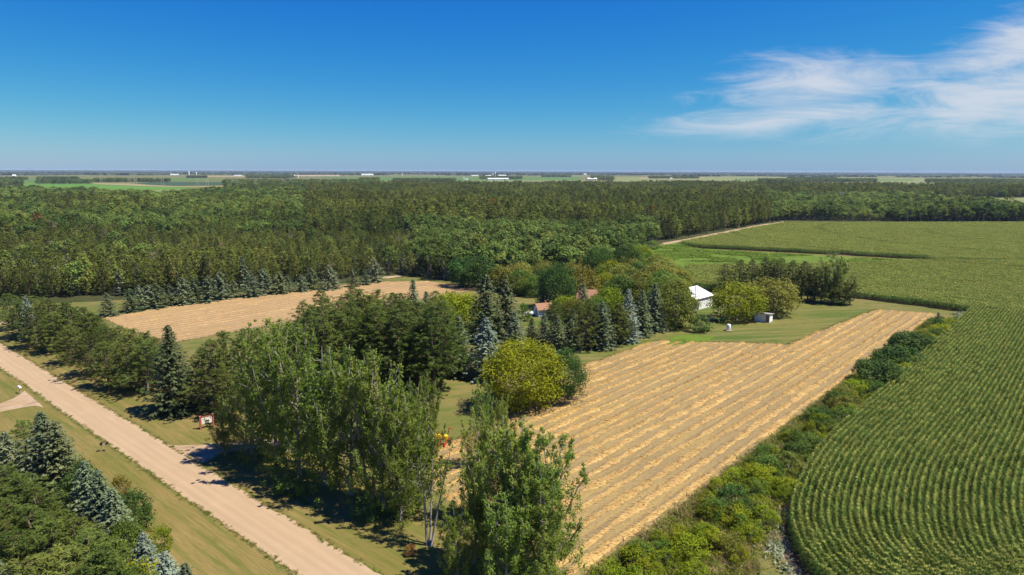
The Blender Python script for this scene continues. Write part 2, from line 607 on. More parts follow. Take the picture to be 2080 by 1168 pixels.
def pine(seed, h=12.0, rmax=2.8, base=0.16, spacing=0.62, nb=6, tstep=0.55, ncard=9, card=(0.42, 0.12), peak=0.32, trunk_r=0.16):
    rng = np.random.default_rng(seed)
    T, C = MB(), MB()
    bend = rng.normal(size=2) * 0.25
    T.tube([(0, 0, -0.1), (bend[0] * 0.5, bend[1] * 0.5, h * 0.5), (bend[0], bend[1], h * 0.96)], [trunk_r * 1.2, trunk_r * 0.7, 0.02], 7)
    z = h * base
    k = 0
    while z < h * 0.97:
        t = max(0.0, (z / h - base) / (1 - base))
        prof = (t / peak) ** 0.45 if t < peak else ((1 - t) / (1 - peak)) ** 0.86
        R = rmax * max(0.10, prof) * rng.uniform(0.8, 1.1)
        n = max(3, nb + rng.integers(-1, 2))
        ax0 = np.array([bend[0] * z / h, bend[1] * z / h, 0])
        for q in range(n):
            az = q * 6.283 / n + k * 0.9 + rng.uniform(-0.4, 0.4)
            Lb = R * rng.uniform(0.6, 1.12)
            up = rng.uniform(0.10, 0.45) + 0.35 * t
            dirv = np.array([math.cos(az), math.sin(az), 0])
            tip = ax0 + dirv * Lb + np.array([0, 0, z + Lb * up])
            st = ax0 + np.array([0, 0, z])
            if q % 2 == 0:
                T.tube([st, (st + tip) / 2 - np.array([0, 0, 0.06 * Lb]), tip], [0.045, 0.03, 0.012], 4, cap=False)
            nt = max(1, int(Lb * 0.75 / tstep) + 1)
            for j in range(nt):
                s = 1 - 0.75 * j / max(nt, 1) * rng.uniform(0.8, 1.15)
                c = st * (1 - s) + tip * s + rng.normal(size=3) * 0.16 * np.array([1, 1, 0.6])
                c[2] = max(c[2], 0.3)
                d = sphere_dirs(ncard, rng) + np.array([0, 0, 0.75]) + dirv * 0.4
                d = unit(d)
                pos = c + d * card[0] * 0.48
                nor = rng.normal(size=(ncard, 3)) * 0.7 + np.array([0.25, 0.1, 0.9])
                ct = rng.random()
                cards(C, pos, nor, card[0] * rng.uniform(0.8, 1.2, ncard), card[1] * rng.uniform(0.8, 1.3, ncard), rng, axis=d,
                      tint=np.clip(ct * 0.55 + rng.random(ncard) * 0.4, 0, 1))
        z += spacing * rng.uniform(0.75, 1.2)
        k += 1
    d = unit(sphere_dirs(ncard * 2, rng) + np.array([0, 0, 1.0]))
    cards(C, np.array([bend[0], bend[1], h * 0.965]) + d * 0.2, rng.normal(size=(ncard * 2, 3)), card[0], card[1], rng, axis=d)
    return T, C


PROTO = {}


def proto(key, gen, bark, leafm, h, **kw):
    T, C = gen(h=h, **kw)
    PROTO[key] = dict(h=h, trunk=T.build('trunk', M[bark], mesh_only=True, smooth=True), crown=C.build('crown', M[leafm], mesh_only=True), T=T, C=C, bark=bark, leaf=leafm)


RND = random.Random(7)
SINGLE = {}


def single_mesh(key):
    if key not in SINGLE:
        p = PROTO[key]
        mb = MB()
        mb.add(np.concatenate(p['C'].v), np.concatenate(p['C'].f), 0, np.concatenate(p['C'].tint))
        mb.add(np.concatenate(p['T'].v), np.concatenate(p['T'].f), 1)
        SINGLE[key] = mb.build('tree', [M[p['leaf']], M[p['bark']]], mesh_only=True)
    return SINGLE[key]


WIDEN = {'spr': 1.28, 'pin': 1.45, 'lea': 1.22}


def place(key, base, h, name, label, cat='tree', group=None, wide=1.0, rz=None, leaf=None):
    """a tree as an Empty at its foot with a trunk and a crown"""
    p = PROTO[key]
    s = h / p['h']
    wide *= WIDEN.get(key[:3], 1.0)
    e = empty(name, (base[0], base[1], 0), RND.uniform(0, 6.28) if rz is None else rz, (s * wide, s * wide, s))
    tag(e, label, cat, group)
    for part in ('trunk', 'crown'):
        o = bpy.data.objects.new(part, p[part])
        o.parent = e
        link(o)
        if part == 'crown' and leaf and leaf != p['leaf']:
            o.material_slots[0].link = 'OBJECT'
            o.material_slots[0].material = M[leaf]
    return e


# ------------------------------------------------------------------ setting: ground sheets
from mathutils.geometry import tessellate_polygon
NPR = np.random.default_rng(11)


def inside(P, poly):
    P = np.atleast_2d(P)
    poly = np.asarray(poly)
    x, y = P[:, 0], P[:, 1]
    res = np.zeros(len(P), bool)
    j = len(poly) - 1
    for i in range(len(poly)):
        xi, yi = poly[i]
        xj, yj = poly[j]
        c = ((yi > y) != (yj > y)) & (x < (xj - xi) * (y - yi) / (yj - yi + 1e-12) + xi)
        res ^= c
        j = i
    return res


def resample(poly, step, jit, closed=True):
    poly = [np.array(p, float) for p in poly]
    out = []
    n = len(poly)
    for i in range(n if closed else n - 1):
        a, b = poly[i], poly[(i + 1) % n]
        L = np.linalg.norm(b - a)
        k = max(1, int(L / step))
        nn = np.array([-(b - a)[1], (b - a)[0]]) / (L + 1e-9)
        for q in range(k):
            p = a + (b - a) * q / k
            out.append(p + nn * NPR.normal() * jit if q else p)
    if not closed:
        out.append(poly[-1])
    return np.array(out)


def sheet(name, poly, z, mat, step=1.2, jit=0.12, label=None):
    P = resample(poly, step, jit)
    V = [Vector((p[0], p[1], z)) for p in P]
    tris = tessellate_polygon([V])
    me = bpy.data.meshes.new(name)
    me.from_pydata([tuple(v) for v in V], [], [tuple(t) for t in tris])
    if me.polygons and sum(p.normal.z for p in me.polygons) < 0:
        me.flip_normals()
    me.materials.append(mat)
    me.update()
    o = link(bpy.data.objects.new(name, me))
    tag(o, label, None, None, 'structure')
    return o


D = np.array([0.663, 0.748]) / np.hypot(0.663, 0.748)     # the way the field rows run
N_ = np.array([D[1], -D[0]])                              # to the right of it
ROAD_A = math.atan2(0.656, -0.755)
ROW_A = math.atan2(D[1], D[0])

M['grass'] = ground_mat('meadow_grass', [(0.170, 0.165, 0.045), (0.250, 0.200, 0.072), (0.130, 0.160, 0.032)], 0.3, 2, 0.035, 0.35, 4.5, 0.5)
M['verge'] = ground_mat('mown_verge', [(0.225, 0.185, 0.050), (0.300, 0.220, 0.080), (0.135, 0.160, 0.030)], ROAD_A, 18, 0.05, 0.8, 6.0, 0.5, 0.5)
M['lawn'] = ground_mat('lawn_grass', [(0.100, 0.150, 0.024), (0.195, 0.185, 0.045), (0.270, 0.220, 0.080)], 0.15, 10, 0.03, 0.45, 4.0, 0.5, 0.5)
M['lush'] = ground_mat('lush_grass', [(0.130, 0.210, 0.022), (0.170, 0.230, 0.030), (0.080, 0.150, 0.020)], 0, 1.5, 0.04, 0.25, 2.5, 0.6)
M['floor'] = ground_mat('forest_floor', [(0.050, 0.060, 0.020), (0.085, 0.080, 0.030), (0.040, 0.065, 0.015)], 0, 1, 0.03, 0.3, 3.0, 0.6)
M['gravel'] = ground_mat('road_gravel', [(0.49, 0.335, 0.195), (0.52, 0.350, 0.200), (0.44, 0.295, 0.170)], ROAD_A, 16, 0.05, 0.5, 9.0, 0.25, 0.12)
def road_mat(name, c, tracks):
    m, b = new_mat(name)
    c = tuple(q * 0.79 for q in c)
    geo = b.n('ShaderNodeNewGeometry').outputs['Position']
    v = b.n('ShaderNodeVectorRotate', rotation_type='Z_AXIS', i_Vector=b.mapping(geo, 0, (1, 1, 0)), i_Angle=-ROAD_A).outputs[0]
    q = b.n('ShaderNodeSeparateXYZ', i_0=v).outputs[1]
    wob = b.noise(b.mapping(v, 0, (0.03, 0.1, 1)), 1.0, 2)
    q = b.m('ADD', q, b.m('MULTIPLY', b.m('SUBTRACT', wob, 0.5), 1.2))
    tot = None
    for t_ in tracks:
        d = b.m('DIVIDE', b.m('SUBTRACT', q, t_), 0.42)
        g_ = b.m('POWER', 2.718, b.m('MULTIPLY', b.m('MULTIPLY', d, d), -1.0))
        tot = g_ if tot is None else b.m('ADD', tot, g_)
    n1 = b.noise(b.mapping(v, 0, (0.05, 0.9, 1)), 1.0, 5, 0.65)
    n2 = b.noise(v, 7.0, 4, 0.7)
    n3 = b.noise(v, 0.25, 4, 0.6)
    col = b.mix(b.ramp(n1, 0.3, 0.7), tuple(k * 0.90 for k in c), tuple(k * 1.05 for k in c))
    col = b.mix(b.m('MULTIPLY', tot, 0.34), col, (c[0] * 0.80, c[1] * 0.76, c[2] * 0.74))
    col = b.mix(b.m('MULTIPLY', b.ramp(n3, 0.5, 0.75), 0.35), col, tuple(k * 1.14 for k in c))
    col = b.mix(b.m('MULTIPLY', b.ramp(n2, 0.45, 0.75), 0.3), col, tuple(k * 0.7 for k in c))
    p = b.n('ShaderNodeBsdfPrincipled', i_Roughness=0.95)
    b.put(p.inputs['Base Color'], col)
    p.inputs['Specular IOR Level'].default_value = 0.1
    bp = b.n('ShaderNodeBump', i_Strength=0.35, i_Distance=0.06, i_Height=b.m('SUBTRACT', n2, b.m('MULTIPLY', tot, 0.3)))
    b.put(p.inputs['Normal'], bp.outputs[0])
    return finish(m, b, p.outputs[0])


# across-road coordinate of the far edge and the near edge in the rotated frame
_c, _s = math.cos(-ROAD_A), math.sin(-ROAD_A)
QF, QN = _s * -13.0 + _c * 62.6, _s * -21.6 + _c * 62.6
M['road'] = road_mat('road_gravel_tracks', (0.475, 0.343, 0.208), [QF + (QN - QF) * f for f in (0.20, 0.42, 0.60, 0.82)])
M['dirt'] = ground_mat('track_dirt', [(0.47, 0.33, 0.20), (0.53, 0.39, 0.26), (0.34, 0.24, 0.13)], 0.4, 3, 0.2, 0.8, 6.0, 0.4, 0.25)
M['soil'] = ground_mat('field_soil', [(0.085, 0.058, 0.038), (0.110, 0.075, 0.048), (0.055, 0.060, 0.025)], ROW_A, 4, 0.1, 0.8, 6.0, 0.5)
M['rut'] = ground_mat('rut_soil', [(0.30, 0.195, 0.125), (0.36, 0.25, 0.16), (0.17, 0.15, 0.06)], ROW_A, 3, 0.2, 0.8, 6.0, 0.5)


def stubble_mat(name, c_straw, c_stub, c_grey, amt):
    c_straw, c_stub, c_grey = [tuple(q * 0.79 for q in c) for c in (c_straw, c_stub, c_grey)]
    m, b = new_mat(name)
    geo = b.n('ShaderNodeNewGeometry').outputs['Position']
    v = b.n('ShaderNodeVectorRotate', rotation_type='Z_AXIS', i_Vector=b.mapping(geo, 0, (1, 1, 0)), i_Angle=-ROW_A).outputs[0]
    sep = b.n('ShaderNodeSeparateXYZ', i_0=v)
    wob = b.noise(b.mapping(v, 0, (0.05, 0.2, 1)), 1.0, 3)
    ph = b.m('ADD', b.m('MULTIPLY', sep.outputs[1], 6.2832 / 2.35), b.m('MULTIPLY', wob, 3.0))
    st = b.m('ADD', 0.5, b.m('MULTIPLY', b.m('SINE', ph), 0.5))
    n1 = b.noise(b.mapping(v, 0, (0.06, 0.9, 1)), 1.0, 5, 0.6)
    n2 = b.noise(b.mapping(v, 0, (1.2, 9, 1)), 1.0, 4, 0.7)
    n3 = b.noise(v, 0.06, 3)
    c = b.mix(b.ramp(n1, 0.35, 0.65), c_stub, c_straw)
    c = b.mix(b.m('MULTIPLY', b.ramp(b.m('ADD', b.m('MULTIPLY', st, 0.6), b.m('MULTIPLY', n1, 0.6)), 0.55, 0.95), amt), c, c_grey)
    c = b.mix(b.m('MULTIPLY', b.ramp(n3, 0.42, 0.62), 0.65), c, tuple(0.85 * q for q in c_stub))
    n4 = b.noise(b.mapping(v, 0, (0.35, 3.2, 1)), 1.0, 5, 0.7)
    c = b.mix(b.m('MULTIPLY', b.ramp(n2, 0.35, 0.7), 0.6), c, tuple(q * 0.5 for q in c_stub))
    c = b.mix(b.m('MULTIPLY', b.ramp(n4, 0.5, 0.72), 0.65), c, tuple(q * 0.62 for q in c_grey))
    p = b.n('ShaderNodeBsdfPrincipled', i_Roughness=0.85)
    b.put(p.inputs['Base Color'], c)
    p.inputs['Specular IOR Level'].default_value = 0.15
    bp = b.n('ShaderNodeBump', i_Strength=0.8, i_Distance=0.12, i_Height=n2)
    b.put(p.inputs['Normal'], bp.outputs[0])
    return finish(m, b, p.outputs[0])


M['stubble'] = stubble_mat('grain_stubble', (0.45, 0.318, 0.106), (0.372, 0.272, 0.126), (0.262, 0.190, 0.104), 0.85)
M['stubble_pale'] = stubble_mat('pale_grain_stubble', (0.50, 0.340, 0.145), (0.44, 0.300, 0.150), (0.35, 0.236, 0.125), 0.6)
M['straw'] = leaf_mat('golden_straw', (0.395, 0.268, 0.086), (0.51, 0.358, 0.128), 0.1, 0.6, 0.1, 0.0)
M['straw_pale'] = leaf_mat('pale_straw', (0.385, 0.256, 0.098), (0.465, 0.318, 0.135), 0.1, 0.6, 0.1, 0.0)

# the wide terrain: one sheet out to the horizon
FAR = 24000.0
terr = MB()
ys = [-300, 0, 300, 800, 1600, 4000, 10000, FAR]
xs = [-FAR, -9000, -3000, -1000, 0, 1000, 3000, 9000, FAR]
Vg = [(x, y, 0) for y in ys for x in xs]
Fg = [(j * 9 + i, j * 9 + i + 1, (j + 1) * 9 + i + 1, (j + 1) * 9 + i) for j in range(len(ys) - 1) for i in range(8)]
terr.add(Vg, Fg)
terrain_mat = ground_mat('open_country_grass', [(0.165, 0.165, 0.042), (0.240, 0.195, 0.068), (0.125, 0.155, 0.032)], 0.3, 2, 0.03, 0.3, 4.0, 0.4)
tag(terr.build('ground', terrain_mat), 'wide flat grassy ground reaching to the horizon', None, None, 'structure')

# gravel road, with its two side tracks
rd = np.array([-0.755, 0.656])
rn = np.array([0.656, 0.755])
A_far, A_near = np.array([-13.0, 62.6]), np.array([-21.6, 62.6])
sheet('gravel_road', [A_far - rd * 70, A_far + rd * 330, A_near + rd * 330, A_near - rd * 70], 0.030, M['road'], 1.0, 0.14, 'pale tan gravel road')
sheet('grass_verge', [A_far - rd * 70, A_far + rd * 170, A_far + rd * 170 + rn * 13, A_far - rd * 70 + rn * 10], 0.008, M['verge'], 3, 0.4, 'mown grass verge beyond the gravel road')
sheet('grass_verge', [A_near - rd * 70, A_near + rd * 170, A_near + rd * 170 - rn * 9, A_near - rd * 70 - rn * 9], 0.008, M['verge'], 3, 0.4, 'mown grass verge on the near side of the gravel road')
side = [G(-160, 838), G(-60, 829), G(0, 820), G(30, 808), G(50, 794), G(90, 828), G(72, 824), G(40, 829), G(0, 837), G(-60, 850), G(-160, 866)]
sheet('farm_track', side, 0.024, M['dirt'], 0.8, 0.06, 'pale dirt track joining the road at the edge of the picture')
drive = [G(330, 902), G(360, 905), G(400, 904), G(440, 900), G(520, 893), G(590, 893), G(590, 905), G(520, 910), G(450, 920), G(425, 935), G(400, 946), G(370, 930)]
sheet('driveway', drive, 0.024, M['dirt'], 0.8, 0.08, 'short dirt driveway turning off the gravel road under the poplars')
sheet('farm_track', [G(-120, 664), G(0, 652), G(22, 655), G(0, 660), G(-120, 674)], 0.02, M['dirt'], 1.5, 0.1, 'dirt track behind the roadside pines')

# grain stubble
BIG = [(6.6, 61.5), (63.2, 126), (116.5, 185.0), (121.5, 189.5), (119.5, 193.0), (107.7, 197.9), (86, 177.2), (64.7, 155.7), (58, 157.0), (51.5, 157.8), (44, 158.2), (37.7, 158.6),
       (35.6, 160.1), (14.3, 136.8), (3.0, 112.0), (-16.0, 88.0)]
STRIP = [(-112.8, 183.2), (-105, 195), (-97.3, 206.1), (-73.1, 227.4), (-50.3, 246), (-30.7, 247.5), (-16.5, 237.9), (-9, 233), (-45, 195), (-81.2, 154)]
sheet('stubble_field', BIG, 0.016, M['stubble'], 1.0, 0.22, 'large golden stubble field with straw windrows')
sheet('stubble_field', STRIP, 0.016, M['stubble_pale'], 1.2, 0.2, 'pale stubble strip in front of the spruce row')
# yard and meadow grass
sheet('lawn', [G(1160, 760), G(1260, 735), G(1345, 692), G(1480, 697), G(1600, 702), G(1700, 662), G(1790, 628), G(1745, 612), G(1450, 600), G(1420, 560), G(1300, 560), G(1050, 590), G(900, 610), G(920, 760), G(1060, 800)],
      0.008, M['lawn'], 3, 0.5, 'farmyard lawn')
sheet('lush_grass', [G(1345, 694), G(1380, 680), G(1450, 682), G(1440, 692), G(1400, 699), G(1360, 702)], 0.020, M['lush'], 0.8, 0.25, 'bright green patch of grass beside the stubble')
sheet('meadow', [G(1250, 575), G(1290, 520), G(1330, 500), G(1388, 489), G(1400, 501), G(1500, 510), G(1700, 520), G(1895, 531), G(1720, 544), G(1550, 546), G(1402, 546), G(1390, 557), G(1402, 590)],
      0.012, M['lush'], 6, 0.8, 'bright green meadow wedge between the corn fields')
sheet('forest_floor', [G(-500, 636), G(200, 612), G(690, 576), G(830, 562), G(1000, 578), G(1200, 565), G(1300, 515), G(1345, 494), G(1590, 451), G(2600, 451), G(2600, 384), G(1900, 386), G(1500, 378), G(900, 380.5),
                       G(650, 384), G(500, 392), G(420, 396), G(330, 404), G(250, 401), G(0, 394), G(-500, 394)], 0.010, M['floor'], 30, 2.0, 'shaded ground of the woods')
sheet('field_track', [G(1345, 493.5), G(1400, 484.5), G(1480, 468.5), G(1540, 457), G(1592, 450), G(1592, 452.2), G(1540, 460.0), G(1480, 471.8), G(1400, 488.2), G(1350, 497)], 0.03, M['dirt'], 5, 0.3, 'dirt road running off between the woods and the corn')
sheet('field_track', [G(1896, 404.5), G(1935, 401), G(1940, 403), G(1900, 408)], 0.05, M['dirt'], 20, 0.5, 'far bend of the dirt road')
sheet('field_track', [G(770, 566), G(780, 562), G(815, 559), G(816, 561.5), G(785, 566)], 0.02, M['dirt'], 1.5, 0.1, 'dirt track at the head of the stubble strip')


# ------------------------------------------------------------------ windrows
def ordinal(n):
    return f"{n}{'th' if 10 <= n % 100 <= 20 else {1: 'st', 2: 'nd', 3: 'rd'}.get(n % 10, 'th')}"


def windrow(poly, p, mat, label, group, hgt, wid, dens, rng):
    ss = np.arange(-400, 400, 0.35)
    P = ss[:, None] * D + p * N_
    ok = inside(P, poly)
    if ok.sum() < 16:
        return None
    i0, i1 = np.where(ok)[0][[0, -1]]
    ss = ss[i0:i1 + 1] + 0.0
    ok = ok[i0:i1 + 1]
    n = len(ss)
    wob = np.convolve(rng.normal(size=n + 40), np.ones(41) / 41, 'valid')[:n] * 0.9
    hh = np.clip(0.55 + np.convolve(rng.normal(size=n + 6), np.ones(7) / 7, 'valid')[:n] * 1.2, 0.0, 1.6)
    gap = np.convolve(rng.normal(size=n + 40), np.ones(41) / 41, 'valid')[:n] * 1.3
    hh *= np.clip((gap + 0.34) * 3.0, 0.0, 1)
    hh *= ok
    hh[[0, -1]] = 0
    prof = np.array([-1, -0.62, 0, 0.62, 1])
    ph = np.array([-0.03, 0.6, 1.0, 0.6, -0.03])
    mb = MB()
    ww = wid * (0.55 + 0.35 * np.clip(hh, 0, 1.2)) + np.convolve(rng.normal(size=n + 10), np.ones(11) / 11, 'valid')[:n] * 0.35
    V = np.zeros((n, 5, 3))
    off = p + wob
    for k in range(5):
        q = off + prof[k] * ww + rng.normal(size=n) * 0.02
        V[:, k, :2] = ss[:, None] * D + q[:, None] * N_
        V[:, k, 2] = 0.018 + ph[k] * hgt * hh * (1 + rng.normal(size=n) * 0.13) if 0 < k < 4 else -0.02
    F = [(i * 5 + k, i * 5 + k + 1, (i + 1) * 5 + k + 1, (i + 1) * 5 + k) for i in range(n - 1) for k in range(4) if ok[i] and ok[i + 1]]
    mb.add(V.reshape(-1, 3), F, 0, rng.random(n * 5))
    m = int(n * 0.35 * dens)
    idx = rng.integers(0, n, m)
    keep = (rng.random(m) < np.clip(hh[idx] + 0.12, 0, 1)) & ok[idx]
    idx = idx[keep]
    m = len(idx)
    lat = rng.normal(size=m) * 0.55
    q = off[idx] + lat * ww[idx]
    C = np.c_[(ss[idx] + rng.random(m) * 0.5)[:, None] * D + q[:, None] * N_, 0.05 + hgt * hh[idx] * np.clip(1 - np.abs(lat) * 0.7, 0.1, 1) * rng.uniform(0.7, 1.35, m)]
    ax = np.tile(np.array([1.0, -0.12, 0.05]), (m, 1)) + rng.normal(size=(m, 3)) * np.array([0.25, 0.38, 0.12])
    nor = np.array([0, 0, 1.0]) + rng.normal(size=(m, 3)) * 0.45
    cards(mb, C, nor, rng.uniform(0.30, 0.80, m), rng.uniform(0.04, 0.10, m), rng, axis=ax)
    o = mb.build('straw_windrow', mat, smooth=False)
    return tag(o, label, 'straw windrow', group)


def litter(poly, p0, pitch, n, mat, rng):
    lo, hi = np.min(poly, 0), np.max(poly, 0)
    P = rng.uniform(lo, hi, (n * 3, 2))
    P = P[inside(P, poly)][:n]
    ph = ((P @ N_ - p0) / pitch + 0.5) % 1.0 - 0.5
    P = P[rng.random(len(P)) < np.clip(1.15 - 2.2 * np.abs(ph), 0.15, 1)]
    m = len(P)
    mb = MB()
    ax = np.tile(np.array([1.0, 0.25, 0.0]), (m, 1)) + rng.normal(size=(m, 3)) * np.array([0.5, 0.6, 0.05])
    cards(mb, np.c_[P, rng.uniform(0.03, 0.10, m)], np.array([0, 0, 1.0]) + rng.normal(size=(m, 3)) * 0.25, rng.uniform(0.25, 0.75, m), rng.uniform(0.04, 0.10, m), rng, axis=ax)
    o = mb.build('straw_litter', mat)
    tag(o, 'loose straw littering the stubble between the windrows', 'straw', None, 'stuff')


rng = np.random.default_rng(5)
litter(BIG, -37.3, 2.35, 60000, M['straw'], rng)
k = 0
for p in np.arange(-37.3, -81, -2.35):
    k += 1
    windrow(BIG, p, M['straw'], f"golden straw windrow in the large stubble field, {ordinal(k)} from the hedgerow", 'windrows of the large stubble field', 0.20 if k > 1 else 0.28, 0.86, 34, rng)
k = 0
for p in np.arange(-166, -210, -2.6):
    k += 1
    windrow(STRIP, p, M['straw_pale'], f"low pale straw windrow in the stubble strip, {ordinal(k)} from the pine hedge side", 'windrows of the pale stubble strip', 0.10, 0.8, 7, rng)


# ------------------------------------------------------------------ scattering for what nobody could count
def asset_collection(name, meshes):
    c = bpy.data.collections.new(name)
    for i, me in enumerate(meshes):
        o = bpy.data.objects.new(f'{name}_{i:02d}', me)
        c.objects.link(o)
    return c


def scatter(name, P, rot, scl, idx, coll, label, cat):
    """one object of kind stuff: instances of the collection's meshes on the points P"""
    n = len(P)
    me = bpy.data.meshes.new(name)
    me.vertices.add(n)
    me.vertices.foreach_set('co', np.asarray(P, np.float32).ravel())
    for an, ty, key, data in (('rot', 'FLOAT_VECTOR', 'vector', rot), ('scl', 'FLOAT_VECTOR', 'vector', scl), ('idx', 'INT', 'value', idx)):
        at = me.attributes.new(an, ty, 'POINT')
        at.data.foreach_set(key, np.asarray(data, np.int32 if ty == 'INT' else np.float32).ravel())
    me.update()
    o = link(bpy.data.objects.new(name, me))
    ng = bpy.data.node_groups.new(name + '_scatter', 'GeometryNodeTree')
    ng.interface.new_socket('Geometry', in_out='INPUT', socket_type='NodeSocketGeometry')
    ng.interface.new_socket('Geometry', in_out='OUTPUT', socket_type='NodeSocketGeometry')
    gi, go = ng.nodes.new('NodeGroupInput'), ng.nodes.new('NodeGroupOutput')
    ci = ng.nodes.new('GeometryNodeCollectionInfo')
    ci.inputs['Collection'].default_value = coll
    ci.inputs['Separate Children'].default_value = True
    ci.inputs['Reset Children'].default_value = True
    ip = ng.nodes.new('GeometryNodeInstanceOnPoints')
    ip.inputs['Pick Instance'].default_value = True
    L = ng.links.new
    L(gi.outputs[0], ip.inputs['Points'])
    L(ci.outputs[0], ip.inputs['Instance'])
    for an, ty, sock in (('rot', 'FLOAT_VECTOR', 'Rotation'), ('scl', 'FLOAT_VECTOR', 'Scale'), ('idx', 'INT', 'Instance Index')):
        na = ng.nodes.new('GeometryNodeInputNamedAttribute')
        na.data_type = ty
        na.inputs['Name'].default_value = an
        L(na.outputs['Attribute'], ip.inputs[sock])
    L(ip.outputs[0], go.inputs[0])
    md = o.modifiers.new('scatter', 'NODES')
    md.node_group = ng
    return tag(o, label, cat, None, 'stuff')


def in_view(P, margin=12.0):
    return (np.abs(P[:, 0]) < P[:, 1] * 0.775 + margin) & (P[:, 1] > 35)


# ------------------------------------------------------------------ corn
M['corn_leaf'] = leaf_mat('corn_leaves', (0.070, 0.130, 0.020), (0.165, 0.238, 0.052), 0.45, 0.5)
M['tassel'] = leaf_mat('corn_tassels', (0.28, 0.335, 0.064), (0.44, 0.455, 0.112), 0.3, 0.7)


def corn_row(seed, length, pitch, leaves, wide, ntas, tas):
    rng = np.random.default_rng(seed)
    mb = MB()
    for x in np.arange(0, length, pitch) - length / 2:
        if rng.random() < 0.03:
            continue
        hh = 2.15 * rng.uniform(0.92, 1.06)
        c = np.array([x + rng.normal() * 0.03, rng.normal() * 0.04, 0])
        n = leaves
        z = hh * (0.22 + 0.70 * (np.arange(n) + rng.random(n)) / n)
        az = np.where(np.arange(n) % 2 == 0, 1.57, -1.57) + rng.normal(size=n) * 0.7
        dv = np.c_[np.cos(az), np.sin(az), np.zeros(n)]
        L = 0.62 * rng.uniform(0.8, 1.15, n) * np.where(z > hh * 0.8, 0.7, 1.0)
        W = wide * rng.uniform(0.8, 1.2, n)
        b0 = c + np.c_[np.zeros(n), np.zeros(n), z]
        m0 = b0 + dv * (L * 0.5)[:, None] + np.c_[np.zeros(n), np.zeros(n), 0.26 * np.ones(n)]
        e0 = b0 + dv * L[:, None] + np.c_[np.zeros(n), np.zeros(n), rng.uniform(-0.22, 0.1, n)]
        sd_ = np.c_[-dv[:, 1], dv[:, 0], np.zeros(n)] * (W / 2)[:, None]
        V = np.stack([b0 - sd_ * 0.4, b0 + sd_ * 0.4, m0 + sd_, m0 - sd_, e0], 1)
        F = []
        for i in range(n):
            F += [(i * 5, i * 5 + 1, i * 5 + 2, i * 5 + 3), (i * 5 + 3, i * 5 + 2, i * 5 + 4, i * 5 + 4)]
        mb.add(V.reshape(-1, 3), F, 0, np.repeat(rng.random(n), 5))
        d = unit(rng.normal(size=(ntas, 3)) * np.array([0.55, 0.55, 0.2]) + np.array([0, 0, 0.8]))
        top = np.tile(c + np.array([0, 0, hh + 0.02]), (ntas, 1))
        cards(mb, top + d * tas[0] * 0.45, rng.normal(size=(ntas, 3)) + np.array([0, 0, 0.6]), tas[0], tas[1], rng, axis=d, mi=1)
    return mb.build('corn_row', [M['corn_leaf'], M['tassel']], mesh_only=True)


corn_near = asset_collection('corn_near', [corn_row(i, 1.6, 0.17, 8, 0.10, 4, (0.34, 0.065)) for i in range(4)])
corn_far = asset_collection('corn_far', [corn_row(20 + i, 6.0, 0.36, 5, 0.22, 3, (0.42, 0.17)) for i in range(4)])

# near corn: rows follow the curved edge of the field
edge = np.array([(120, 8), (90, 18), (66, 27), (50, 35), (40, 43), (33, 52), (29.4, 60), (29.6, 66), (31.2, 72), (34.9, 79), (41.9, 89.7), (49, 98.5), (56.8, 107.1), (76.2, 128.9), (104, 160.5), (131.4, 191.9), (160, 224)])


def smooth_line(P, step):
    t = np.concatenate([[0], np.cumsum(np.linalg.norm(np.diff(P, axis=0), axis=1))])
    out = []
    u = np.arange(0, t[-1], step)
    for c in range(2):
        m = np.gradient(P[:, c], t)
        i = np.clip(np.searchsorted(t, u, side='right') - 1, 0, len(t) - 2)
        h = t[i + 1] - t[i]
        s = (u - t[i]) / h
        out.append((2 * s**3 - 3 * s**2 + 1) * P[i, c] + (s**3 - 2 * s**2 + s) * h * m[i] + (-2 * s**3 + 3 * s**2) * P[i + 1, c] + (s**3 - s**2) * h * m[i + 1])
    return np.stack(out, 1)


EDGE = smooth_line(edge, 0.5)
# the field edge bows gently: smooth the heading
kern = np.ones(25) / 25
EDGE = np.stack([np.convolve(np.pad(EDGE[:, c], 12, mode='reflect', reflect_type='odd'), kern, 'valid') for c in range(2)], 1)
TL0, TL1 = np.array([131.4, 191.9]), np.array([143.1, 186.7])


def below_top(P):
    d = TL1 - TL0
    return (d[0] * (P[:, 1] - TL0[1]) - d[1] * (P[:, 0] - TL0[0])) < 0


tang = unit(np.gradient(EDGE, axis=0))
right = np.c_[tang[:, 1], -tang[:, 0]]
pts, rots = [], []
rngc = np.random.default_rng(3)
for r in range(0, 170):
    off = 0.35 + 0.76 * r
    L = EDGE + right * off
    seg = np.linalg.norm(np.diff(L, axis=0), axis=1)
    fwd = (np.diff(L, axis=0) * tang[:-1]).sum(1) > 0
    s = np.concatenate([[0], np.cumsum(seg * fwd)])
    if s[-1] < 4:
        continue
    u = np.arange(0.8, s[-1], 1.5)
    X = np.c_[np.interp(u, s, L[:, 0]), np.interp(u, s, L[:, 1])]
    X2 = np.c_[np.interp(u + 0.3, s, L[:, 0]), np.interp(u + 0.3, s, L[:, 1])]
    a = np.arctan2(X2[:, 1] - X[:, 1], X2[:, 0] - X[:, 0])
    dm = np.full(len(X), 1e9)
    for q in range(0, len(EDGE), 6):
        dm = np.minimum(dm, np.hypot(X[:, 0] - EDGE[q, 0], X[:, 1] - EDGE[q, 1]))
    ok = in_view(X, 10) & below_top(X) & (dm > off - 0.9) & (X[:, 1] > 44)
    pts.append(X[ok])
    rots.append(a[ok])
pts = np.concatenate(pts)
rots = np.concatenate(rots)
n = len(pts)
flip = rngc.integers(0, 2, n) * math.pi
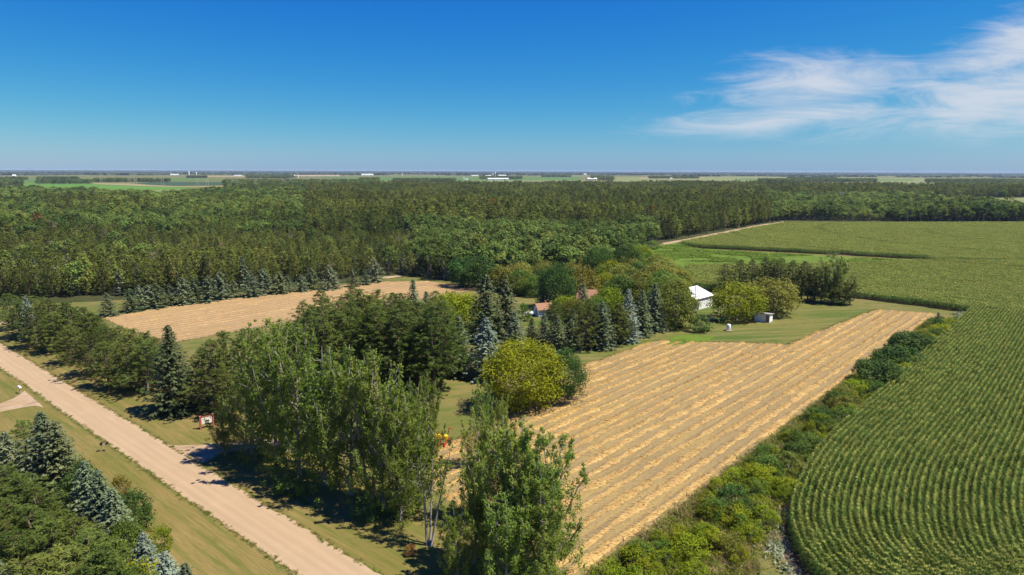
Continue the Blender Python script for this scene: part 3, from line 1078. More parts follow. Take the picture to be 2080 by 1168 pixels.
lowpatch = 1.0 - 0.10 * (np.sin(pts[:, 0] * 0.11) * np.sin(pts[:, 1] * 0.09 + 1) > 0.55)
sc_ = np.c_[np.ones(n), rngc.uniform(0.9, 1.15, n), rngc.uniform(0.88, 1.08, n) * lowpatch]
scatter('corn', np.c_[pts, np.zeros(n)], np.c_[np.zeros((n, 2)), rots + flip], sc_, rngc.integers(0, 4, n), corn_near, 'tall tasselled corn in curving rows beside the hedgerow', 'corn')
soil_edge = EDGE[::4] - right[::4] * 0.25
soil_poly = [tuple(q) for q in soil_edge if q[1] > 30] + [(190, 224), (190, 30)]
sheet('corn_field_soil', soil_poly, 0.018, M['soil'], 2.0, 0.08, 'dark soil under the near corn')
rut = [tuple(q) for q in (EDGE - right * 0.2)[90:-90:6]] + [tuple(q) for q in (EDGE - right * 1.5)[90:-90:6]][::-1]
sheet('field_track', [q for q in rut if q[1] > 45], 0.014, M['rut'], 1.5, 0.22, 'narrow bare soil rut along the edge of the corn')


def corn_block(name, poly_px, ang, label, seed):
    poly = np.array([G(*q) for q in poly_px])
    rg = np.random.default_rng(seed)
    c, s = math.cos(ang), math.sin(ang)
    Rm = np.array([[c, -s], [s, c]])
    loc = poly @ Rm
    v = np.arange(loc[:, 1].min(), loc[:, 1].max(), 0.76)
    u = np.arange(loc[:, 0].min(), loc[:, 0].max(), 5.8)
    uu, vv = np.meshgrid(u, v)
    uu = uu + rg.uniform(-2.5, 2.5, (len(v), 1))
    X = np.c_[uu.ravel(), vv.ravel()] @ Rm.T
    ok = inside(X, poly) & in_view(X, 15)
    # wheel tracks of the irrigation machine: rings left bare
    for (cx, cy, r) in ((330, 420, 128), (330, 420, 190), (330, 420, 66)):
        dd = np.abs(np.hypot(X[:, 0] - cx, X[:, 1] - cy) - r)
        ok &= ~((dd < 1.3))
    X = X[ok]
    n = len(X)
    h = 0.97 + 0.06 * np.sin(X[:, 0] * 0.021 + X[:, 1] * 0.034) + rg.normal(size=n) * 0.03
    scatter(name, np.c_[X, np.zeros(n)], np.c_[np.zeros((n, 2)), ang + rg.integers(0, 2, n) * math.pi], np.c_[np.ones(n), rg.uniform(0.95, 1.1, n), h], rg.integers(0, 4, n), corn_far, label, 'corn')
    sheet('corn_field_soil', [tuple(p) for p in poly], 0.02, M['soil'], 12, 0.1, 'dark soil under the far corn')


corn_block('corn', [(1402, 587), (1390, 556), (1402, 545), (1550, 545), (1720, 543), (1895, 536), (2300, 541), (2300, 665), (2080, 644.5), (1974, 636.5), (1860, 621), (1745, 607), (1570, 596)],
           math.atan2(-0.74, 0.67), 'broad corn field behind the farmyard pines', 31)
corn_block('corn', [(1390, 497), (1399, 501), (1430, 505), (1500, 508), (1700, 518), (1885, 528), (1895, 532.6), (2300, 540.5), (2300, 456), (1604, 456), (1545, 465), (1485, 477)],
           math.atan2(-0.37, 0.93), 'far corn field reaching back to the dark wood', 32)


# ------------------------------------------------------------------ tree kinds
for i in range(4):
    proto(f'pop{i}', poplar, 'bark_pale', 'poplar', 18.0, seed=40 + i, limbs=18 + i % 3, spread=4.8, dead=5 + i % 3, skirt=60 if i % 2 == 0 else 40, clear=0.04, per=46, leaf=0.24, fork=0.04)
for i in range(2):
    proto(f'popen{i}', poplar, 'bark_pale', 'poplar', 17.0, seed=55 + i, limbs=15, spread=4.3, dead=3, skirt=34, clear=0.06, per=54, leaf=0.24, fork=0.06)
proto('popbare', poplar, 'bark_pale', 'poplar', 14.0, seed=51, limbs=3, spread=2.0, dead=9, clear=0.45, stems=4, per=34, fork=0.35)
proto('popdead', poplar, 'bark_pale', 'olive', 16.0, seed=52, limbs=5, spread=2.6, dead=12, clear=0.3, stems=2, per=30)
for i in range(2):
    proto(f'big{i}', broadleaf, 'bark', 'lime', 11.0, seed=60 + i, cr=6.4, base=0.0, clumps=190, per=95, leaf=0.30, lumps=9)
for i in range(4):
    proto(f'leaf{i}', broadleaf, 'bark', 'green', 11.0, seed=70 + i, cr=5.8, base=0.0, clumps=140, per=46, leaf=0.42, lumps=7)
for i in range(4):
    proto(f'bush{i}', broadleaf, 'bark', 'green', 3.0, seed=80 + i, cr=2.3, base=-0.12, clumps=46, per=50, leaf=0.20, lumps=6, trunk_r=0.05, multi=3)
for i in range(3):
    proto(f'spr{i}', spruce, 'bark_dark', 'spruce', 11.0, seed=90 + i, rmax=3.3, nb=11)
for i in range(3):
    proto(f'sprw{i}', spruce, 'bark_dark', 'spruce', 8.0, seed=95 + i, rmax=3.2, spacing=0.5, nb=8, step=0.34, card=(0.62, 0.26))
for i in range(4):
    proto(f'pin{i}', pine, 'bark_dark', 'pine', 10.0, seed=100 + i, rmax=3.7, base=0.03, peak=0.22, nb=8, ncard=14, card=(0.44, 0.075))
for i in range(4):
    proto(f'pint{i}', pine, 'bark_dark', 'pine', 15.0, seed=110 + i, rmax=3.6, base=0.12, peak=0.28, spacing=0.62, nb=7, ncard=13, card=(0.46, 0.08))
# woods: cheaper trees
for i in range(4):
    proto(f'wpin{i}', pine, 'bark_dark', 'wood_pine', 10.0, seed=130 + i, rmax=2.7, base=0.10, peak=0.26, spacing=0.85, nb=6, tstep=0.9, ncard=8, card=(0.68, 0.20))
for i in range(4):
    proto(f'wlea{i}', broadleaf, 'bark', 'wood_leaf', 10.0, seed=140 + i, cr=3.6, base=0.12, clumps=40, per=30, leaf=0.55, lumps=8)
proto('wspr0', spruce, 'bark_dark', 'spruce_grey', 8.0, seed=150, rmax=2.4, spacing=0.75, nb=7, step=0.6, card=(0.95, 0.45))
proto('wdead0', poplar, 'bark', 'olive', 10.0, seed=151, limbs=1, spread=2.0, dead=10, clear=0.8, per=6, leaf=0.5)
proto('wrust0', pine, 'bark_dark', 'brown', 9.0, seed=152, rmax=2.3, base=0.10, spacing=1.05, nb=5, tstep=1.0, ncard=5, card=(0.7, 0.26))


def tree_px(key, bx, by, top, name, label, group=None, wide=1.0, leaf=None, cat='tree', tx=None):
    b = G(bx, by)
    h = max(0.8, height_at(b, bx if tx is None else tx, top))
    return place(key, b, h, name, label, cat, group, wide, None, leaf)


# ---- poplars along the road verge
POP = [
    ('pop2', 462, 938, 735, 1.00, 'leafy poplar with foliage down to the grass, beside the driveway mouth'),
    ('pop0', 446, 928, 815, 1.2, 'low bushy poplar at the very mouth of the driveway'),
    ('pop0', 512, 955, 648, 1.05, 'tall poplar with the highest crown, second along the verge from the driveway'),
    ('pop1', 566, 985, 662, 1.0, 'poplar with pale dead limbs, third along the verge from the driveway'),
    ('pop3', 618, 1000, 700, 1.0, 'poplar in the thick of the row, fourth along the verge from the driveway'),
    ('pop2', 672, 1022, 698, 1.0, 'broad poplar with low branches over the verge, fifth from the driveway'),
    ('popdead', 712, 1030, 728, 1.0, 'half-dead poplar with many bare tan limbs in the middle of the row'),
    ('pop1', 738, 1050, 722, 0.95, 'poplar just beyond the half-dead one along the verge'),
    ('pop0', 792, 1062, 800, 1.0, 'lower leafy poplar left of the bare-trunked one'),
    ('popbare', 858, 1117, 880, 0.9, 'nearly bare multi-stemmed poplar with pale trunks by the orange bush'),
    ('popen1', 838, 968, 755, 0.62, 'slender poplar behind the row, left of the red and yellow planter'),
    ('popen0', 948, 962, 778, 0.6, 'slender poplar behind the row, just right of the red and yellow planter'),
    ('popen1', 990, 948, 806, 0.6, 'slender poplar behind the row, nearest the round yellow-green tree'),
    ('popen1', 950, 1152, 905, 0.9, 'bushy poplar in the near group, next to the bare-trunked one'),
    ('popen0', 1003, 1165, 862, 1.0, 'poplar in the near group with the field showing through it'),
    ('popen1', 1052, 1160, 830, 1.0, 'tallest poplar of the near group, with a pointed top'),
    ('popen0', 1104, 1178, 872, 1.05, 'outermost poplar of the near group, leaning over the stubble'),
    ('popen1', 1010, 1225, 995, 1.2, 'low wide poplar at the very front of the near group'),
    ('popen0', 915, 1190, 1015, 1.0, 'low poplar in front, shading the verge'),
    ('popen0', 1085, 1220, 985, 1.1, 'low poplar at the front corner of the stubble'),
    ('pop2', 772, 1078, 815, 0.8, 'leafy poplar filling the row left of the lower leafy one'),
    ('popen0', 936, 1078, 838, 0.75, 'open poplar joining the near group to the long row'),
    ('popen1', 985, 1075, 850, 0.75, 'open poplar at the back of the near group, over the stubble'),
    ('pop3', 800, 1030, 765, 0.75, 'leafy poplar behind the lower ones, left of the planter'),
    ('pop2', 545, 930, 690, 0.8, 'poplar in the second rank, nearest the pine block'),
]
for key, bx, by, top, w, lab in POP:
    b0 = G(bx, by)
    h0 = height_at(b0, bx, top)
    shift = (0.8 if bx < 450 else 3.6 if bx < 530 else 3.0) if by < 1080 else 1.0
    place(key, b0 + rn * shift, h0 * (1 + 0.012 * shift), 'poplar_tree', lab, 'tree', 'poplars along the road verge', w * 0.9)
tree_px('bush1', 832, 1128, 1108, 'shrub', 'orange-brown withered bush on the verge under the bare poplar', None, 0.9, 'brown', 'shrub')
tree_px('bush2', 590, 1002, 960, 'shrub', 'green undergrowth shrub at the foot of the poplar row', None, 1.2, 'green', 'shrub')
tree_px('bush0', 745, 1052, 1015, 'shrub', 'dark undergrowth shrub between the poplar trunks', None, 1.2, 'dark', 'shrub')

# ---- pines and spruces along the far side of the road
row1 = [(40, 688), (78, 706), (112, 716), (150, 738), (186, 764), (222, 784), (258, 794), (300, 798)]
row3 = [(90, 672), (128, 684), (168, 700), (206, 716), (246, 734), (284, 750)]
row2 = [(28, 668), (70, 680), (108, 692), (146, 706), (184, 722), (222, 738), (262, 756), (300, 768), (332, 780)]
k = 0
for (x, y) in row1:
    k += 1
    place(f'pin{k % 4}', G(x, y), RND.uniform(8.2, 10.0), 'pine_tree', f'olive green pine in the front rank of the roadside hedge, {ordinal(k)} from the frame edge', 'tree', 'pines of the roadside hedge', 1.12)
k = 0
for (x, y) in row2:
    k += 1
    place(f'pin{(k + 1) % 4}', G(x, y), RND.uniform(9.0, 10.6) if x < 200 else RND.uniform(8.0, 9.2), 'pine_tree', f'olive green pine in the back rank of the roadside hedge, {ordinal(k)} from the frame edge', 'tree', 'pines of the roadside hedge', 1.1)
for k, (x, y) in enumerate(row3):
    place(f'pin{k % 4}', G(x, y), RND.uniform(7.6, 9.0), 'pine_tree', f'pine closing the inner side of the roadside hedge, {ordinal(k + 1)} from the frame edge', 'tree', 'pines of the roadside hedge', 1.0)
tree_px('spr1', 62, 690, 598, 'spruce_tree', 'pale blue spruce poking out of the roadside pine hedge', None, 0.75, 'spruce_blue')
tree_px('spr0', 355, 836, 657, 'spruce_tree', 'tall green spruce standing alone at the end of the roadside pine hedge', None, 0.95, 'spruce')
tree_px('sprw1', 385, 815, 735, 'spruce_tree', 'small green spruce tucked beside the tall lone spruce', None, 0.8, 'spruce')
for q, (x, y, t) in enumerate([(432, 838, 690), (470, 820, 672), (468, 850, 745), (505, 815, 665), (418, 800, 705)]):
    tree_px(f'pin{q % 4}', x, y, t, 'pine_tree', ['dark pine between the lone spruce and the poplars', 'pointed pine just behind the first poplars', 'low pine beside the signboard', 'pine against the stubble strip left of the pine block', 'small pine behind the lone spruce'][q], None, 0.9)

# ---- the dense pine block in the middle
blk = [G(548, 815), G(905, 812), G(918, 748), G(800, 728), G(640, 742)]
pb = []
c0 = np.mean(blk, 0)
for i in range(-14, 15):
    for j in range(-14, 15):
        q = c0 + D * (i * 4.3) + N_ * (j * 4.0) + NPR.normal(size=2) * 0.7
        if inside(q, blk)[0]:
            pb.append(q)
pb.sort(key=lambda q: q[1])
for k, q in enumerate(pb):
    place(f'pint{k % 4}', q, NPR.uniform(14.0, 16.6), 'pine_tree', 'tall olive pine crowded among others in the dense pine block', 'tree', 'pines of the dense block', 1.12)
for q, (x, y, t) in enumerate([(868, 735, 590), (842, 728, 566)]):
    tree_px('spr2', x, y, t, 'spruce_tree', ['narrow spruce at the edge of the pine block by the yellow-green trees', 'grey-green spruce rising above the back of the pine block'][q], None, 0.7, 'spruce_grey')

# ---- trees round the farmstead
FARM = [
    ('big0', 1060, 826, 688, 'round_tree', 'large round yellow-green tree at the corner of the stubble field', 'lime', 1.12),
    ('big1', 1138, 810, 702, 'round_tree', 'dark green round tree beside the yellow-green one at the field corner', 'dark', 0.85),
    ('spr0', 934, 762, 640, 'spruce_tree', 'grey-green spruce between the pine block and the big blue spruce', 'spruce_grey', 0.95),
    ('spr1', 987, 768, 643, 'spruce_tree', 'large blue spruce behind the round yellow-green tree', 'spruce_blue', 1.12),
    ('spr2', 1045, 712, 630, 'spruce_tree', 'grey-blue spruce right of the large blue spruce', 'spruce_grey', 1.05),
    ('spr0', 1080, 706, 645, 'spruce_tree', 'small green spruce at the gap with the dry grass', 'spruce', 1.1),
    ('spr1', 1105, 712, 636, 'spruce_tree', 'bluish spruce in front of the orange-roofed cabin', 'spruce_grey', 0.95),
    ('spr2', 1132, 714, 640, 'spruce_tree', 'green spruce right of the orange-roofed cabin', 'spruce', 1.1),
    ('spr0', 1160, 712, 648, 'spruce_tree', 'ragged green spruce in the row facing the stubble', 'spruce', 1.2),
    ('pin1', 1188, 710, 622, 'pine_tree', 'dark olive pine in the row facing the stubble', 'pine', 1.0),
    ('spr1', 1222, 707, 612, 'spruce_tree', 'grey thinning spruce among the olive pines of the row', 'spruce_grey', 1.1),
    ('pin2', 1250, 700, 616, 'pine_tree', 'olive pine left of the tall blue spruce by the lawn', 'pine', 1.0),
    ('pin3', 1205, 690, 620, 'pine_tree', 'pine behind the grey spruce of the row', 'pine_dark', 1.0),
    ('spr2', 1274, 694, 586, 'spruce_tree', 'tall blue spruce, first of the three at the end of the row', 'spruce_blue', 0.85),
    ('spr0', 1302, 682, 588, 'spruce_tree', 'tall green spruce, middle one of the three at the end of the row', 'spruce', 0.9),
    ('spr1', 1328, 672, 573, 'spruce_tree', 'tall grey-green spruce, last of the three at the end of the row', 'spruce_grey', 0.9),
    ('leaf1', 1372, 664, 560, 'broadleaf_tree', 'full green tree standing in front of the white barn', 'olive', 0.74),
    ('leaf2', 1352, 650, 552, 'broadleaf_tree', 'green tree behind the one in front of the white barn', 'green', 0.9),
    ('bush3', 1421, 672, 637, 'shrub', 'dark rounded shrub on the lawn below the barn', 'dark', 1.15),
    ('spr1', 988, 690, 556, 'spruce_tree', 'very tall dark spruce, wider one of the pair above the blue spruce', 'spruce', 1.15),
    ('spr2', 1027, 684, 566, 'spruce_tree', 'tall dark spruce, slimmer one of the pair above the blue spruce', 'spruce', 1.1),
    ('leaf0', 908, 676, 590, 'broadleaf_tree', 'yellow-green tree left of the tall spruce pair', 'lime', 0.95),
    ('leaf3', 945, 672, 588, 'broadleaf_tree', 'yellow-green tree touching the tall spruce pair', 'lime', 0.95),
    ('bush1', 885, 662, 615, 'broadleaf_tree', 'small yellow tree at the end of the stubble strip', 'lime', 0.7),
    ('bush2', 1062, 652, 612, 'shrub', 'bright green small tree alone in the dry yard', 'green', 0.6),
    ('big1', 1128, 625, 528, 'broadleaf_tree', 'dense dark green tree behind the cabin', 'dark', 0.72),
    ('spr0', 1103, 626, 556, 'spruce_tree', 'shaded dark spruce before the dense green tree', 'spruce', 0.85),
    ('leaf2', 1182, 612, 534, 'broadleaf_tree', 'ochre tinged tree behind the farmhouse', 'ochre', 0.85),
    ('spr2', 1184, 642, 574, 'spruce_tree', 'blue-grey spruce beside the farmhouse roof', 'spruce_grey', 0.95),
    ('leaf1', 1150, 648, 600, 'broadleaf_tree', 'low yellow-green tree between cabin and farmhouse', 'lime', 1.2),
    ('leaf0', 1166, 654, 604, 'broadleaf_tree', 'olive tree hiding the near side of the farmhouse', 'olive', 1.0),
    ('leaf2', 1212, 652, 600, 'broadleaf_tree', 'green tree hiding the farmhouse wall', 'green', 1.0),
    ('leaf3', 1232, 645, 578, 'broadleaf_tree', 'yellow-green tree right of the farmhouse roof', 'lime', 0.95),
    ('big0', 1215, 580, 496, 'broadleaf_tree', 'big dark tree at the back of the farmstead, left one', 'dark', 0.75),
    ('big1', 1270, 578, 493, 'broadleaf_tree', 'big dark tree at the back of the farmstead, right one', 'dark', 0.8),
    ('leaf0', 1262, 625, 555, 'broadleaf_tree', 'bright green tree above the blue spruce trio', 'green', 0.95),
    ('leaf1', 1300, 618, 548, 'broadleaf_tree', 'olive green tree behind the spruce trio', 'olive', 0.95),
    ('leaf2', 1338, 610, 528, 'broadleaf_tree', 'spreading olive tree at the back of the yard', 'olive', 0.95),
    ('leaf3', 1378, 604, 538, 'broadleaf_tree', 'olive tree nearest the barn roof', 'olive', 0.75),
    ('leaf0', 1312, 578, 522, 'broadleaf_tree', 'round olive tree at the edge of the bright meadow', 'olive', 0.95),
    ('leaf1', 1058, 592, 530, 'broadleaf_tree', 'yellowish tree left of the dense dark green one', 'olive', 1.0),
    ('leaf2', 1018, 590, 536, 'broadleaf_tree', 'ochre tree beyond the end of the stubble strip', 'ochre', 0.9),
    ('leaf3', 1085, 602, 555, 'broadleaf_tree', 'greyish green tree on the dry yard edge', 'green', 0.9),
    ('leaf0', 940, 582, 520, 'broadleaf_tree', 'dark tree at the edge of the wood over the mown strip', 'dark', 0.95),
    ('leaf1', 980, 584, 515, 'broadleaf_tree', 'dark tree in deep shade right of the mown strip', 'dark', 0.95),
    ('bush0', 1295, 515, 492, 'shrub', 'pale round bush beside the dirt road beyond the meadow', 'green', 1.5),
    ('bush2', 1325, 506, 487, 'shrub', 'second round bush beside the dirt road beyond the meadow', 'green', 1.3),
    ('wlea1', 1380, 487, 474, 'broadleaf_tree', 'small dark tree at the roadside corner of the far corn', 'dark', 0.6),
    # by the shed
    ('leaf2', 1497, 650, 571, 'broadleaf_tree', 'wide yellow-green tree shading the lawn tractor', 'lime', 1.12),
    ('leaf0', 1570, 640, 562, 'broadleaf_tree', 'wide yellow-green tree behind the small white shed', 'olive', 1.15),
    ('leaf3', 1530, 628, 570, 'broadleaf_tree', 'yellow-green tree between the two wide ones', 'olive', 1.05),
    ('pop1', 1690, 616, 508, 'broadleaf_tree', 'tall feathery tree rising above the yard pines', 'green', 1.25),
    ('bush1', 1640, 612, 592, 'shrub', 'dark low shrub under the yard pines', 'dark', 1.6),
    ('bush0', 1700, 618, 597, 'shrub', 'dark low shrub at the end of the yard pines', 'dark', 1.6),
    ('sprw0', 1903, 668, 634, 'spruce_tree', 'little dark spruce at the top of the hedgerow', 'spruce', 1.0),
    ('bush3', 1445, 592, 577, 'shrub', 'dark bush behind the barn by the corn edge', 'dark', 1.3),
]
for key, bx, by, top, name, lab, leaf, w in FARM:
    tree_px(key, bx, by, top, name, lab, None, w, leaf, 'shrub' if name == 'shrub' else 'tree')
for k, (x, y, t) in enumerate([(1470, 592, 534), (1499, 594, 526), (1525, 597, 526), (1550, 599, 523), (1567, 602, 525), (1582, 602, 523), (1609, 605, 529), (1627, 608, 531), (1640, 610, 538), (1654, 611, 541), (1668, 614, 550), (1706, 618, 560), (1726, 619, 559)]):
    tree_px(f'pint{k % 4}' if k != 11 else 'pin2', x, y, t, 'pine_tree', f'dark pine in the yard windbreak before the corn, {ordinal(k + 1)} from the barn end', 'pines of the yard windbreak', 1.15, 'pine_dark')

# ---- trees filling the farmstead grove
def infill(poly_px, step, mk):
    poly = np.array([G(*q) for q in poly_px])
    lo, hi = poly.min(0), poly.max(0)
    out = []
    for x in np.arange(lo[0], hi[0], step):
        for y in np.arange(lo[1], hi[1], step):
            q = np.array([x, y]) + NPR.normal(size=2) * step * 0.22
            if inside(q, poly)[0]:
                out.append(q)
    out.sort(key=lambda q: q[1])
    for k, q in enumerate(out):
        mk(k, q)


def grove_tree(k, q):
    leaf = ['olive', 'green', 'olive', 'green', 'dark', 'lime', 'olive'][k % 7]
    place(f'leaf{k % 4}', q, NPR.uniform(8.0, 11.5), 'broadleaf_tree', f"{ {'olive': 'olive', 'green': 'green', 'dark': 'dark green', 'lime': 'yellow-green'}[leaf] } tree in the grove behind the farmhouse, {ordinal(k + 1)} from the yard", 'tree', 'trees of the farmstead grove', 0.95, None, leaf)


infill([(1215, 600), (1262, 628), (1340, 640), (1362, 625), (1375, 590), (1330, 545), (1235, 556)], 8.0, grove_tree)


def edge_tree(k, q):
    leaf = ['olive', 'green', 'dark', 'olive', 'ochre'][k % 5]
    place(f'leaf{k % 4}', q, NPR.uniform(6.5, 9.5), 'broadleaf_tree', f"{ {'olive': 'olive', 'green': 'green', 'dark': 'dark green', 'ochre': 'ochre'}[leaf] } tree at the wood edge above the dry yard, {ordinal(k + 1)} from the front", 'tree', 'trees at the wood edge above the yard', 0.95, None, leaf)


infill([(1000, 592), (1090, 606), (1190, 596), (1200, 560), (1060, 572), (1005, 578)], 9.0, edge_tree)


def row_tree(k, q):
    if k % 3 == 1:
        place(f'spr{k % 3}', q, NPR.uniform(7.0, 9.5), 'spruce_tree', f'green spruce closing the row that faces the stubble, {ordinal(k + 1)} from the front', 'tree', 'conifers of the row facing the stubble', 1.0, None, 'spruce')
    else:
        place(f'pin{k % 4}', q, NPR.uniform(8.0, 10.0), 'pine_tree', f'olive pine closing the row that faces the stubble, {ordinal(k + 1)} from the front', 'tree', 'conifers of the row facing the stubble', 1.0, None, 'pine')


infill([(1118, 706), (1258, 700), (1262, 680), (1120, 686)], 5.2, row_tree)

# ---- spruce row along the back of the stubble strip
xs_ = [225, 262, 284, 300, 322, 345, 372, 398, 425, 452, 480, 508, 535, 562, 590, 616, 640, 664, 686, 712, 740, 762]
for k, x in enumerate(xs_):
    x, y = x + RND.uniform(-7, 7), np.interp(x, [225, 300, 420, 690, 770], [640, 628, 610, 584, 574]) + RND.uniform(-3, 2)
    h = RND.uniform(5.6, 8.8)
    if k in (1, 14):
        h *= 0.8
    place(f'sprw{k % 3}', G(x, y), h, 'spruce_tree', f'grey-green spruce in the row behind the stubble strip, {ordinal(k + 1)} from the road end', 'tree', 'spruces behind the stubble strip', RND.uniform(0.95, 1.35), None, 'spruce' if k % 3 == 1 else 'spruce_grey')

# ---- planting on the near side of the road
NEARL = [
    ('spr0', 100, 992, 832, 'spruce_tree', 'large blue-green spruce nearest the track junction', 'spruce_grey', 1.15),
    ('spr2', 128, 1003, 850, 'spruce_tree', 'green spruce touching the large blue-green one', 'spruce', 1.1),
    ('spr1', 24, 1000, 872, 'spruce_tree', 'pale blue-green spruce at the frame edge', 'spruce_grey', 1.2),
    ('pin0', 58, 965, 852, 'pine_tree', 'green pine between the two near spruces', 'pine', 1.0),
    ('spr1', 186, 1080, 930, 'spruce_tree', 'slim blue spruce at the head of the near roadside row', 'spruce_grey', 0.95),
    ('leaf1', 178, 1040, 925, 'broadleaf_tree', 'dark green tree behind the slim blue spruce', 'dark', 0.55),
    ('spr2', 214, 1105, 950, 'spruce_tree', 'blue spruce second in the near roadside row', 'spruce_grey', 1.0),
    ('spr0', 240, 1135, 988, 'spruce_tree', 'blue-green spruce third in the near roadside row', 'spruce_grey', 1.05),
    ('leaf2', 278, 1085, 985, 'broadleaf_tree', 'small dark green tree beside the verge', 'dark', 0.6),
    ('spr1', 300, 1192, 1078, 'spruce_tree', 'blue spruce by the verge near the bottom edge', 'spruce_blue', 1.1),
    ('spr2', 345, 1230, 1116, 'spruce_tree', 'pale blue spruce at the bottom edge', 'spruce_blue', 1.15),
    ('spr0', 385, 1262, 1140, 'spruce_tree', 'blue spruce tip at the bottom edge nearest the road', 'spruce_grey', 1.1),
    ('leaf0', 265, 1175, 1045, 'broadleaf_tree', 'greyish tree with a pale trunk in the near planting', 'green', 0.5),
    ('bush1', 320, 1125, 1072, 'shrub', 'yellow-green bush on the verge side of the blue spruces', 'lime', 0.8),
    ('bush2', 250, 1012, 960, 'shrub', 'ochre bush beside the near blue spruces', 'ochre', 0.6),
    ('bush0', 216, 1158, 1088, 'shrub', 'yellow-green bush among the near pines, right one', 'lime', 1.0),
    ('bush3', 66, 1165, 1082, 'shrub', 'yellow-green bush among the near pines, middle one', 'lime', 1.0),
    ('bush1', 10, 1118, 1044, 'shrub', 'yellow-green bush at the frame edge', 'lime', 0.7),
    ('bush2', 275, 1212, 1135, 'shrub', 'lime bush at the bottom edge below the blue spruces', 'lime', 1.0),
    ('spr1', 12, 1290, 1130, 'spruce_tree', 'blue-green spruce in the bottom corner', 'spruce_grey', 1.2),
]
for key, bx, by, top, name, lab, leaf, w in NEARL:
    tree_px(key, bx, by, top, name, lab, None, w, leaf, 'shrub' if name == 'shrub' else 'tree')
for k, (x, y, t) in enumerate([(15, 1085, 940), (55, 1090, 958), (92, 1105, 985), (-20, 1120, 975), (32, 1140, 1010), (80, 1150, 1020), (125, 1150, 1030), (-5, 1200, 1050), (50, 1220, 1070), (105, 1215, 1060), (150, 1205, 1055), (185, 1225, 1075), (140, 1280, 1110), (205, 1290, 1120), (240, 1270, 1108), (90, 1300, 1120), (-40, 1060, 930), (-60, 1180, 1010)]):
    tree_px(f'pin{k % 4}', x, y, t, 'pine_tree', f'bushy green pine in the near planting below the track junction, {ordinal(k + 1)} by distance', 'pines of the near planting', 1.2)

# ---- hedgerow between stubble and corn
HB = []
rh = np.random.default_rng(77)
for s in np.arange(50, 212, 0.72):
    wide_ = np.interp(s, [50, 66, 80, 95, 120], [8.6, 9.2, 8.0, 6.0, 5.0])
    HB.append((s + rh.normal() * 0.8, -34.2 + rh.uniform(0.3, wide_ - 0.3)))
HB.sort()
cnt = {}
for k, (s, p) in enumerate(HB):
    q = D * s + N_ * p
    u = rh.random()
    near = s < 85
    leaf = ('lime' if u < 0.66 else 'green' if u < 0.88 else 'olive' if u < 0.97 else 'dark') if near else ('green' if u < 0.42 else 'dark' if u < 0.54 else 'olive' if u < 0.76 else 'lime')
    h = rh.uniform(1.6, 2.9) if near else rh.uniform(1.6, 3.2)
    if p < -33.4:
        h *= 0.8
    if any(abs(s - a) < 3.0 for a in (141, 154, 170)) and p > -34:
        h, leaf = rh.uniform(3.6, 5.2), 'dark'
    cname = {'lime': 'yellow-green', 'green': 'mid green', 'olive': 'olive', 'dark': 'dark green'}[leaf]
    cnt[leaf] = cnt.get(leaf, 0) + 1
    place(f'bush{k % 4}', q, h, 'shrub', f'{cname} hedgerow shrub, {ordinal(cnt[leaf])} of its colour counted from the near end', 'shrub', 'shrubs of the hedgerow', rh.uniform(0.85, 1.25), None, leaf)


# ------------------------------------------------------------------ the woods
def to_px(P, z=0.0):
    V = np.c_[P, np.full(len(P), z - CAMH)]
    dpt = V @ Fv
    return 1040 + FPX * (V @ Rv) / dpt, 584 - FPX * (V @ Uv) / dpt


def vnoise(P, scale, seed):
    """smooth value noise in 0..1"""
    rg = np.random.default_rng(seed)
    tab = rg.random((64, 64))
    q = P / scale
    i = np.floor(q).astype(int)
    f = q - i
    f = f * f * (3 - 2 * f)
    g = lambda a, b_: tab[(i[:, 0] + a) % 64, (i[:, 1] + b_) % 64]
    return (g(0, 0) * (1 - f[:, 0]) + g(1, 0) * f[:, 0]) * (1 - f[:, 1]) + (g(0, 1) * (1 - f[:, 0]) + g(1, 1) * f[:, 0]) * f[:, 1]


WOOD = np.array([G(*q) for q in [(-500, 622), (0, 606), (205, 606), (300, 600), (690, 570), (760, 556), (830, 560), (870, 566), (1000, 574), (1060, 574), (1180, 556), (1240, 545), (1290, 508), (1330, 494), (1350, 488), (1590, 447.5), (1900, 450), (2080, 450), (2600, 450),
                                 (2600, 385), (1900, 386), (1700, 381), (1500, 378), (900, 380.5), (650, 384), (500, 391), (420, 395), (330, 404), (250, 400), (0, 392), (-500, 392)]])
HOLES = [np.array([G(*q) for q in h]) for h in ([(1880, 414), (1895, 402), (2600, 396), (2600, 436), (2085, 436), (2030, 430), (1940, 424)], [(215, 628), (300, 612), (260, 600), (200, 604)], [(250, 492), (360, 494), (340, 500), (260, 499)], [(150, 470), (190, 468), (190, 475)])]
bands = [(150, 380, 4.0), (380, 800, 5.4), (800, 2100, 7.8)]
WP = []
for d0, d1, sp in bands:
    gx = np.arange(-d1 * 0.8, d1 * 0.8, sp)
    gy = np.arange(60, d1, sp)
    X, Y = np.meshgrid(gx, gy)
    P = np.c_[X.ravel(), Y.ravel()] + NPR.uniform(-0.42, 0.42, (X.size, 2)) * sp
    r = np.hypot(P[:, 0], P[:, 1])
    P = P[(r >= d0) & (r < d1)]
    P = P[in_view(P, 25)]
    P = P[inside(P, WOOD)]
    for h in HOLES:
        P = P[~inside(P, h)]
    WP.append(np.c_[P, np.full(len(P), sp)])
WP = np.concatenate(WP)
px, py = to_px(WP[:, :2])
nz = vnoise(WP[:, :2], 45, 1) * 0.6 + vnoise(WP[:, :2], 120, 2) * 0.4
u = NPR.random(len(WP))
pineness = np.where((px < 840) & (py > 487), 0.92,
           np.where((px < 620) & (py <= 487), np.where(py < 415, 0.12, 0.30),
           np.where((px < 1340) & (px >= 820) & (py > 474), 0.10,
           np.where((px > 1560) & (py > 404), 0.14, 0.84))))
